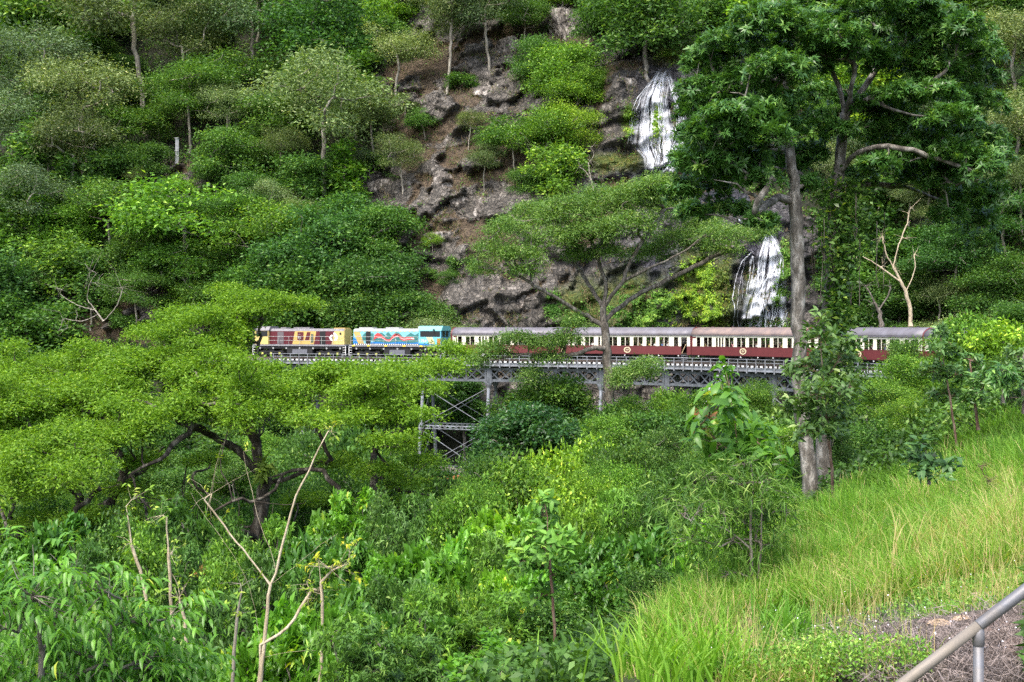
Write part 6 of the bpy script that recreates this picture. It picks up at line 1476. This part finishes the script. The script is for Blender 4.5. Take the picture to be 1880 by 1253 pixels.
# trees standing on the gorge floor and lower slopes behind the lime-green trees
occ3 = []
for px, py in rg3.uniform([-20, 690], [880, 960], (1500, 2)):
    x, y, z = (float(v[0]) for v in ground_ray(px, py))
    if y < 46 or y > 141 or (y > 120 and abs(y-float(np.interp(x, _tp[:, 0], _tp[:, 1]))) < 6): continue
    if 760 < px < 900 and 690 < py < 850 and y > 100: continue
    if any(math.hypot(x-a, y-b) < 4.2 for a, b in occ3): continue
    occ3.append((x, y)); k = ['dense', 'layered', 'column', 'dense', 'low'][int(rg3.integers(5))]; w = rg3.uniform(4.5, 7)*(.6 if k == 'column' else 1); tint = ['deep green', 'mid green', 'bright green', 'dark green'][int(rg3.integers(4))]
    R = put(k, (x, y, z-.2), w, tint, None, .05); PLACED.pop(); SHR.append((R, tint, k, px, py, None))
print('floor trees', len(occ3))
def ground_cover():
    n = 230000; px = rg3.uniform(-60, 1920, n); py = rg3.uniform(600, 1285, n); k = ~inpoly(px, py, [(1180,1190),(1290,1110),(1390,1035),(1450,965),(1500,925),(1620,880),(1700,862),(1740,830),(1890,770),(1890,1290),(1100,1290)]); px, py = px[k], py[k]
    X, Y, Z = ground_ray(px, py); k = Y < 149; X, Y, Z = X[k], Y[k], Z[k]; m = len(X); pa = fbm(X/1.6, Y/1.6, 0, 3, 55); s = .035+Y*.0048
    C = np.stack([X, Y, Z+rg3.random(m)**1.4*(.3+.9*np.clip(pa+.3, 0, 1))*np.clip(Y/20, .35, 1)], 1)
    me = leaf_mesh('ground_cover', C, rg3.normal(size=(m, 3))+[0, -.2, .2], rg3.normal(size=(m, 3))*.5+[0, -.2, 1], s*rg3.uniform(.6, 1.3, m), s*.5, .38+.6*pa+rg3.normal(0, .2, m))
    tag(link('ground_cover', me, None, LEAF_GEN), 'low leafy ground cover between the shrubs of the valley', None, None, 'stuff')
ground_cover()
for a in [('dense',565,800,150,104,'deep green','dark tree at the left bridge piers beneath the large lime tree'),('dense',655,800,150,106,'mid green','mid green tree at the bridge piers right of its dark neighbour'),('layered',720,840,110,100,'deep green','dark layered tree at the foot of the bridge tower')]:
    put_mid(*a)
# shrubs along the right slope, named one by one
for a in [('layered',1590,745,150,60,'bright green','flat-tiered pale green tree right of the two dark trunks'),('layered',1600,820,150,52,'mid green','flat-tiered tree low beside the dark trunks over brown shade'),('dense',1680,690,130,62,'bright green','bright green tree covering the right end of the bridge'),
          ('dense',1760,640,110,66,'bright green','bright bushy tree hiding the last carriage'),('layered',1690,770,130,48,'yellow-green','yellow-green shrub mass in the middle of the right slope'),('dense',1640,860,110,42,'mid green','mid green bush at the foot of the right slope scrub'),('dense',1560,880,90,40,'bright green','bright bush just right of the dark trunk bases'),
          ('low',1720,830,110,36,'deep green','dark low bush behind the blue-green plant'),('dense',1800,760,110,38,'mid green','leafy bush behind the pair of slope saplings'),('low',1840,620,120,58,'yellow-green','yellowish bush on the skyline of the right slope'),('low',1790,600,90,64,'bright green','small bright bush beside the last carriage roof'),
          ('layered',1820,690,110,44,'mid green','feathery bush near the right edge above the grass'),('dense',1870,590,110,66,'deep green','dark bush at the right edge at train height'),('low',1750,720,90,46,'bright green','bright low bush between the saplings and the bridge end'),('dense',1660,640,70,75,'mid green','bush right beside the bridge handrail end'),
          ('low',1640,930,80,33,'bright green','low bush where the bright grass meets the scrub'),('dense',1520,800,80,45,'deep green','dark bush between the two dark trunks'),('dense',1440,860,90,42,'deep green','dark bush left of the dark trunk bases'),('low',1870,690,110,44,'bright green','bright bush at the right edge behind the silvery shrub')]:
    put_mid(*a)
for a in [('round',900,1225,170,7,'bright green','round-leaved bush with pale heart-shaped leaves, bottom centre'),('leafy',1110,1010,120,15,'deep green','dark drooping broad-leaved bush beside the wattle sapling'),('leafy',1090,1080,120,12.5,'mid green','glossy broad-leaved bush right of the reddish stem sapling'),
          ('lance',760,1150,170,10.5,'bright green','pale bright bush left of the bottom centre'),('lance',640,1200,150,9.5,'bright green','bright bush right of the cream saplings at the bottom'),('scrub',1180,1080,110,13,'deep green','fine dark bush at the foot of the wattle sapling'),
          ('scrub',1590,1215,120,5.6,'bright green','small-leaved weed bush left of the twig-covered soil'),('scrub',1500,1190,90,7.5,'mid green','low small-leaved weed in the grass near the bottom right')]:
    put_near(*a)

# ------------------------------------------------------------------ grass
def blades(name, C, H, Wd, lean, lv, mat, label, rng, kind='stuff', seg=3):
    n = len(C); a = rng.uniform(0, 2*math.pi, n); side = np.stack([np.cos(a), np.sin(a)*.35, 0*a], 1); side = unit(side); b = rng.uniform(0, 2*math.pi, n)
    ld = np.stack([np.cos(b), np.sin(b), 0*b], 1)*lean[:, None]; H = H[:, None]; Wd = Wd[:, None]
    rows = []
    for f, wf in ((0, 1), (.4, .9), (.75, .6)):
        c = C+np.array([0, 0, 1.])*H*f*(1-.25*lean[:, None]*f)+ld*H*f*f; rows += [c-side*Wd*wf*.5, c+side*Wd*wf*.5]
    rows.append(C+np.array([0, 0, 1.])*H*(1-.35*lean[:, None])+ld*H); V = np.stack(rows, 1).reshape(-1, 3); k = (np.arange(n)*7)[:, None]
    Q = np.concatenate([k+np.array([0, 1, 3, 2]), k+np.array([2, 3, 5, 4])]); T = k+np.array([4, 5, 6])
    me = np_mesh(name, V, [Q, T], {'lv': np.repeat(np.clip(lv, 0, 1), 7)}); o = link(name, me, None, mat); tag(o, label, None if kind == 'stuff' else 'grass', None, kind if kind == 'stuff' else None); return o
GRASSM = mat_leaf('grass_leaf', [(0, (.06, .11, .02)), (.3, (.1, .24, .022)), (.58, (.19, .37, .04)), (.78, (.34, .4, .11)), (1, (.55, .42, .22))], .4, .5, .25)
SLOPE = [(1110,1262),(1180,1190),(1290,1110),(1390,1035),(1450,965),(1500,925),(1620,880),(1700,862),(1740,830),(1890,770),(1890,1262)]
def in_bare(x, y): return 1.3-np.hypot((x-2.7)/1.2, (y-5.4)/1.6)
rg4 = np.random.default_rng(9); n = 150000; px = rg4.uniform(1080, 1900, n); py = rg4.uniform(770, 1275, n); k = inpoly(px, py, SLOPE); px, py = px[k], py[k]
X, Y, Z = ground_ray(px, py); cl_ = fbm(X/1.2, Y/1.2, 0, 3, 61); big = fbm(X/4, Y/5, 0, 2, 62); bare_ = in_bare(X, Y)+.5*fbm(X/.8, Y/.8, 0, 3, 6)
near = Y < 9.5
keep = (bare_ < .35) & (cl_ > -.35+.3*near) & ~(near & (rg4.random(len(X)) < .45)); X, Y, Z, cl_, big, px, py, near = [v[keep] for v in (X, Y, Z, cl_, big, px, py, near)]; m = len(X)
blond = np.clip(1.2-np.hypot((px-1860)/80, (py-965)/75), 0, 1)+np.clip(1.1-np.hypot((px-1700)/60, (py-930)/50), 0, 1)*.8+np.clip(1.1-np.hypot((px-1520)/160, (py-1090)/70), 0, 1)*.35
lv = .27+.3*big+.15*cl_+rg4.normal(0, .17, m)+.45*blond*rg4.random(m)+.1*near+.35*(rg4.random(m) < .05)+.3*np.clip((py-960)/140, 0, 1)*rg4.random(m)
H = np.where(near, rg4.uniform(.08, .24, m), rg4.uniform(.25, .6, m))*(.8+.6*np.clip(cl_+.2, 0, 1))*np.clip(Y/12, .6, 1.2)
C = np.stack([X+rg4.normal(0, .01, m), Y, Z-.02], 1)
blades('grass', C, H, .004+Y*.0006, rg4.uniform(.1, 1.2, m)**1.2, lv, GRASSM, 'long bright green grass covering the right slope', rg4)
n = 4500; px = rg4.uniform(1150, 1900, n); py = rg4.uniform(840, 1275, n); k = inpoly(px, py, SLOPE) & (fbm(px/90, py/60, 0, 2, 31) > -.1); px, py = px[k], py[k]; X, Y, Z = ground_ray(px, py); k = in_bare(X, Y) < .5; X, Y, Z = X[k], Y[k], Z[k]; m = len(X)
blades('dry_stalks', np.stack([X, Y, Z], 1), rg4.uniform(.3, .75, m)*np.clip(Y/14, .45, 1.1), .0015+Y*.0004, rg4.uniform(0, .5, m), .88+rg4.normal(0, .12, m), GRASSM, 'thin straw-coloured grass stalks scattered over the slope', rg4)
# small leafy weeds among the near grass
n = 85000; px = rg4.uniform(1120, 1900, n); py = rg4.uniform(930, 1275, n); k = inpoly(px, py, SLOPE); px, py = px[k], py[k]; X, Y, Z = ground_ray(px, py)
pa = fbm(X/.7, Y/.7, 0, 3, 66); bare_ = in_bare(X, Y)+.5*fbm(X/.8, Y/.8, 0, 3, 6); k = (pa > -.1+.2*rg4.random(len(X))) & ((bare_ < .25) | (pa > .42)); X, Y, Z, pa = X[k], Y[k], Z[k], pa[k]; m = len(X)
C = np.stack([X, Y, Z+rg4.uniform(0, .14, m)*(pa+.6)], 1)
me = leaf_mesh('weeds', C, rg4.normal(size=(m, 3))+[0, 0, .3], rg4.normal(size=(m, 3))*.5+[0, 0, 1], rg4.uniform(.012, .032, m)*np.clip(Y/7, .8, 2), .014*np.clip(Y/7, .8, 2), .5+.4*pa+rg4.normal(0, .2, m)); o = link('weeds', me, None, LEAF_GEN); o.color = (1.45, 1.45, 1.1, 1)
tag(o, 'small-leaved green weeds low in the grass near the handrail', None, None, 'stuff')
n = 260; px = rg4.uniform(1300, 1880, n); py = rg4.uniform(1000, 1250, n); X, Y, Z = ground_ray(px, py); C = np.stack([X, Y, Z+rg4.uniform(.08, .22, n)], 1)
me = leaf_mesh('wildflowers', C, rg4.normal(size=(n, 3)), rg4.normal(size=(n, 3)), .008, .008, rg4.random(n)); tag(link('wildflowers', me, None, mat_simple('flower_white', (.75, .72, .8), .6)), 'tiny white flowers dotted over the near grass', None, None, 'stuff')
# long-bladed clumps
def clump(px, py, d, n, h, w, col, label, seed, lvm=.57, rad=.12):
    rg_ = np.random.default_rng(seed); gx, gy, gzz = (float(v[0]) for v in ground_ray(px, py)); c = Vector((gx, gy, gzz)) if d > 9 else P(px, py, d); z = float(ground_z(c.x, c.y, False)); C = rg_.normal(0, rad, (n, 3)); C[:, 2] = 0
    o = blades('grass_tuft', C, rg_.uniform(.5, 1, n)*h, np.full(n, w), rg_.uniform(.15, .9, n), lvm-.12+rg_.normal(0, .12, n), GRASSM, label, rg_, 'thing'); o.location = (c.x, c.y, z-.02); o.color = (*col, 1); return o
for i, (a, lab) in enumerate([((1250,1262,5.2,150,.48,.01,(1.2,1.15,1)), 'long-bladed grass tuft at the bottom edge under the wattle sapling'), ((1180,1262,5.6,100,.38,.01,(1.25,1.2,1)), 'long-bladed grass tuft at the bottom edge, left of the tallest tuft'), ((1330,1262,5.3,100,.36,.01,(1.2,1.15,1)), 'long-bladed grass tuft at the bottom edge, right of the tallest tuft'),
        ((1105,1262,6.,70,.3,.01,(1.1,1.1,1)), 'pale grass tuft at the bottom edge beside the scrub'), ((1440,1185,7.6,120,.45,.012,(.9,1,1)), 'dark green grass tuft behind the wattle stems')]): clump(*a, lab, i)
for i, (a, lab) in enumerate([((1700,950,15,300,.45,.006,(.8,.95,1.)), 'dry straw-coloured grass tuft in front of the blue-green plant'), ((1850,1040,12.5,520,.6,.011,(.9,.92,.85)), 'orange-blond dry grass tuft near the right edge'), ((1890,1020,13,420,.6,.011,(.95,.95,.9)), 'blond dry grass cut by the right edge'), ((1790,940,15,220,.45,.006,(.85,.95,1.)), 'pale seed-headed grass tuft between the two dry clumps')]): clump(*a, lab, 30+i, .9, .4 if i in (1, 2) else .25)

# bare soil bank: dead twigs, stones, stubs
TW = mat_simple('dead_twig', (.3, .25, .23), .9, 0, .1, .7, 20)
n = 6500; px = rg4.uniform(1480, 1900, n); py = rg4.uniform(1080, 1275, n); X, Y, Z = ground_ray(px, py); k = (in_bare(X, Y)+.5*fbm(X/.8, Y/.8, 0, 3, 6)) > .2; X, Y, Z = X[k], Y[k], Z[k]; m = len(X)
C = np.stack([X, Y, Z+rg4.uniform(0, .05, m)], 1); A = rg4.normal(size=(m, 3))*[1, 1, .35]+[0, 0, .15]; me = leaf_mesh('dead_twigs', C, A, rg4.normal(size=(m, 3)), rg4.uniform(.04, .2, m), .0035, rg4.random(m), 4, .5, .3)
tag(link('dead_twigs', me, None, TW), 'tangle of dead grey twigs and dry stalks on the bare soil bank', None, None, 'stuff')
STONE = mat_bark('stone', (.06, .04, .04), (.2, .15, .13), (.4, .33, .3), 12, .8)
import bmesh
def stone(px, py, r, label, seed, mat=None):
    x, y, z = (float(v[0]) for v in ground_ray(px, py)); bm = bmesh.new(); bmesh.ops.create_icosphere(bm, subdivisions=3, radius=1)
    for v in bm.verts:
        q = 1+.35*float(fbm(v.co.x+seed*3, v.co.y, v.co.z, 3, seed)); v.co = Vector((v.co.x*q*r*1.3, v.co.y*q*r, v.co.z*q*r*.7))
    me = bpy.data.meshes.new('stone'); bm.to_mesh(me); bm.free(); o = link('stone', me, None, mat or STONE); o.location = (x, y, z+r*.2); o.rotation_euler = (0, 0, seed); tag(o, label, 'stone')
TANS = mat_bark('pale_stone', (.25, .17, .1), (.45, .33, .22), (.6, .48, .36), 14, .6)
stone(1793, 1108, .08, 'pale orange stone at the top of the bare bank left of the handrail', 1, TANS)
stone(1768, 1150, .055, 'small pink stone among the twigs left of the handrail collar', 2, TANS)
stone(1728, 1158, .055, 'flat tan stone in the middle of the twiggy bank', 3, TANS)
stone(1700, 1150, .05, 'dark brown stone at the top left of the twiggy bank', 4)
stone(1835, 1165, .06, 'dark stone just right of the handrail post', 6)
stone(1870, 1200, .07, 'largest dark stone right of the handrail post, at the picture edge', 7)
stone(1630, 1215, .09, 'dark earth clod under the overhanging weeds', 8)

# pipe handrail in the corner
GALV = mat_simple('galvanised_steel', (.14, .152, .178), .55, .4, .5, .35, 9, .15, (.17, .15, .13)); TANP = mat_simple('weathered_pipe', (.2, .175, .14), .62, .2, .4, .45, 7, .2, (.2, .18, .16))
a, b = P(1560, 1330, 4.4), P(1960, 1024, 4.4); R = empty('handrail', P(1792, 1400, 4.4)); inv = Matrix.Translation(-R.location)
j = P(1797, 1150, 4.4); dd = (b-a).normalized(); j = a+dd*(j-a).dot(dd)
def HB(mb, name, mat): me = mb.mesh(name, True); me.transform(inv); return link(name, me, R, mat)
m = MB(); m.tube([a, a+(j-a)*.5, j], .0212, 20); HB(m, 'rail', TANP)
m = MB(); m.tube([j+dd*.001, j+dd*.004, j+(b-j)*.5, b], [.0212, .0224, .0224, .0224], 20); HB(m, 'rail', GALV)
pb = j+Vector((0, 0, -1.3)); m = MB(); m.tube([j, pb], .0195, 20); HB(m, 'post', GALV)
m = MB(); m.tube([j+Vector((0, 0, -.02)), j+Vector((0, 0, -.022)), j+Vector((0, 0, -.075)), j+Vector((0, 0, -.077))], [.02, .022, .022, .02], 20); HB(m, 'collar', GALV)
tag(R, 'weathered grey pipe handrail sloping up across the bottom right corner', 'handrail')

# marker posts on the gorge wall
for px, y0, y1, lab in ((325, 255, 330, 'pale concrete post standing in grass on the left slope'), (524, 297, 375, 'leaning grey steel post among trees right of the pale concrete post')):
    h = hill_hit(px, y1-22, False); top = P(px+(3 if px == 524 else 0), y0, h.y-1.2); bot = P(px-(4 if px == 524 else 0), y1, h.y-.9); m = MB(); m.beam(bot-top, (0, 0, 0), .55, .45); m.beam((0, 0, 0), (0, 0, .12), .75, .6)
    for q in (.3, .6): m.beam((bot-top)*q+Vector((-.32, -.28, 0)), (bot-top)*q+Vector((.32, -.28, 0)), .1, .16)
    o = m.build('fence_post', mat_simple('post_grey', (.42, .43, .44), .8, 0, .2, .4, 2) if px == 325 else STEEL, None); o.location = top; tag(o, lab, 'post')

# creeper hanging on the cliff
def creeper(lst, n, label, seed, col):
    rg_ = np.random.default_rng(seed); k = rg_.integers(len(lst), size=n); L = np.array(lst, float)[k]; a = rg_.normal(size=(n, 2)); px = L[:, 0]+a[:, 0]*L[:, 2]*.45; py = L[:, 1]+a[:, 1]*L[:, 3]*.45
    X, Y, Z = hill_ray(px, py, True); pp = fbm(X/.9, Z/.9, 0, 3, seed); q = pp > -.15; X, Y, Z, pp = X[q], Y[q], Z[q], pp[q]; m = len(X)
    c = np.array([X.mean(), Y.mean(), Z.mean()]); C = np.stack([X, Y-.1-rg_.random(m)*.7*(pp+.3), Z], 1)-c
    me = leaf_mesh('creeper', C, rg_.normal(size=(m, 3))*.8+[0, -.4, -.8], rg_.normal(size=(m, 3))*.5+[0, -1, .5], .3*rg_.uniform(.6, 1.2, m), .2, .5+.5*pp+rg_.normal(0, .2, m)); o = link('creeper', me, None, LEAF_GEN); o.location = c; o.color = (*col, 1); tag(o, label, 'creeper')
creeper([(1275,505,34,28),(1260,560,40,50),(1300,570,24,40),(1290,500,20,20)], 9000, 'bright yellow-green creeper draped on the cliff left of the lower waterfall', 1, (2.2, 1.8, .8))
creeper([(1200,575,34,34),(1215,555,26,22),(1180,595,26,14)], 5000, 'mid green creeper clump on the rocks above the second carriage', 2, (1.3, 1.3, .9))
creeper([(1135,580,26,34),(1060,580,30,26),(1015,560,14,24),(1150,545,18,22)], 5500, 'dark green creeper behind the feathery tree trunk', 3, (.95, 1.1, .8))
creeper([(1325,545,14,70)], 2600, 'olive moss curtain beside the lower waterfall', 4, (1.1, .8, .5))
creeper([(1155,225,10,30),(1205,225,9,30),(1240,100,36,14)], 2600, 'moss and creeper beside the upper waterfall', 5, (1.6, 1.4, .7))
creeper([(1440,480,12,40),(1430,540,14,20)], 2200, 'green creeper on the wet rock right of the lower waterfall', 6, (1.2, 1.2, .9))

# ------------------------------------------------------------------ drop plants nothing of which can be seen, then name every one by what it stands beside
DROP = set('''person person.001 person.003 person.011 person.019 person.022 person.023 person.024 layered_tree.028 rainforest_tree.042 young_tree.001 young_tree.002 rainforest_tree.043 layered_tree.031 layered_tree.032 layered_tree.033 layered_tree.034 layered_tree.036 layered_tree.038 gum_tree.028 layered_tree.039 gum_tree.031 bush.006 rainforest_tree.049 bush.007 rainforest_tree.053 bush.009 rainforest_tree.056 rainforest_tree.057 gum_tree.040 layered_tree.046 gum_tree.046 young_tree.014 gum_tree.047 gum_tree.052 layered_tree.048 gum_tree.053 bush.015 bush.016 rainforest_tree.064 bush.018 layered_tree.054 bush.023 rainforest_tree.073 bush.027 layered_tree.059 young_tree.022 layered_tree.060 bush.029 bush.030 rainforest_tree.077 layered_tree.063 rainforest_tree.078 layered_tree.064 rainforest_tree.079 layered_tree.066 leafy_shrub.046 leafy_shrub.050 rainforest_tree.086 rainforest_tree.090 leafy_shrub.068 leafy_shrub.075 rainforest_tree.093 layered_tree.100 layered_tree.101 layered_tree.103 bush.054 young_tree.030 young_tree.031 rainforest_tree.098 rainforest_tree.101 young_tree.033 bush.058 bush.059 bush.060 rainforest_tree.111 bush.064 leafy_shrub.085'''.split())
def drop(R):
    for c in list(R.children):
        for g_ in list(c.children): bpy.data.objects.remove(g_)
        bpy.data.objects.remove(c)
    bpy.data.objects.remove(R)
def prune(L):
    out = []
    for e in L:
        if e[0].name in DROP: drop(e[0])
        else: out.append(e)
    return out
n0 = len(PLACED)+len(SHR); PLACED = prune(PLACED); SHR = prune(SHR); print('kept', len(PLACED)+len(SHR), 'of', n0)
for o in [o for o in SC.objects if o.parent is None and o.name in DROP and o.get('category') == 'person']: drop(o)
def zone_hill(px, py):
    col = [(220, 'near the far left edge'), (455, 'left of the locomotives'), (640, 'above the maroon locomotive'), (825, 'above the turquoise locomotive'), (1050, 'above the first carriage'), (1160, 'left of the waterfalls'), (1300, 'above the upper waterfall'), (1600, 'behind the dark trees'), (9999, 'right of the dark trees')]
    row = [(150, 'at the top'), (300, 'high on the wall'), (450, 'halfway up the wall'), (9999, 'low on the wall')]
    return next(t for a, t in row if py < a)+' '+next(t for a, t in col if px < a)
def zone_low(px, py):
    col = [(330, 'below the left-edge lime tree'), (700, 'below the large lime tree'), (860, 'below the bridge tower'), (1130, 'below the very dark tree'), (1300, 'left of the wattle sapling'), (9999, 'around the wattle sapling')]
    row = [(860, 'deep down'), (1000, 'in mid-valley scrub'), (1120, 'in nearer scrub'), (9999, 'in the lowest scrub')]
    return next(t for a, t in row if py < a)+' '+next(t for a, t in col if px < a)
def name_all(L, zone, where, shr):
    G_ = {}
    for e in L:
        R, tint, kind, px, py, lab = e; kn = KN[kind][1] if kind in KN else NN[kind][1]; cat = KN[kind][2] if kind in KN else 'shrub'
        if lab: R['group'] = kn+'s '+where; continue
        G_.setdefault((tint, kn, zone(px, py), cat), []).append((px, R))
    for (tint, kn, z, cat), rs in G_.items():
        rs.sort(key=lambda t: t[0])
        for i, (px, R) in enumerate(rs):
            lab = f'{tint} {kn} {z}'+('' if len(rs) == 1 else f', {ORD[i]} from left'); tag(R, lab, cat, kn+'s '+where)
name_all(PLACED, zone_hill, 'on the gorge wall', False); name_all(SHR, zone_low, 'in the valley', True)
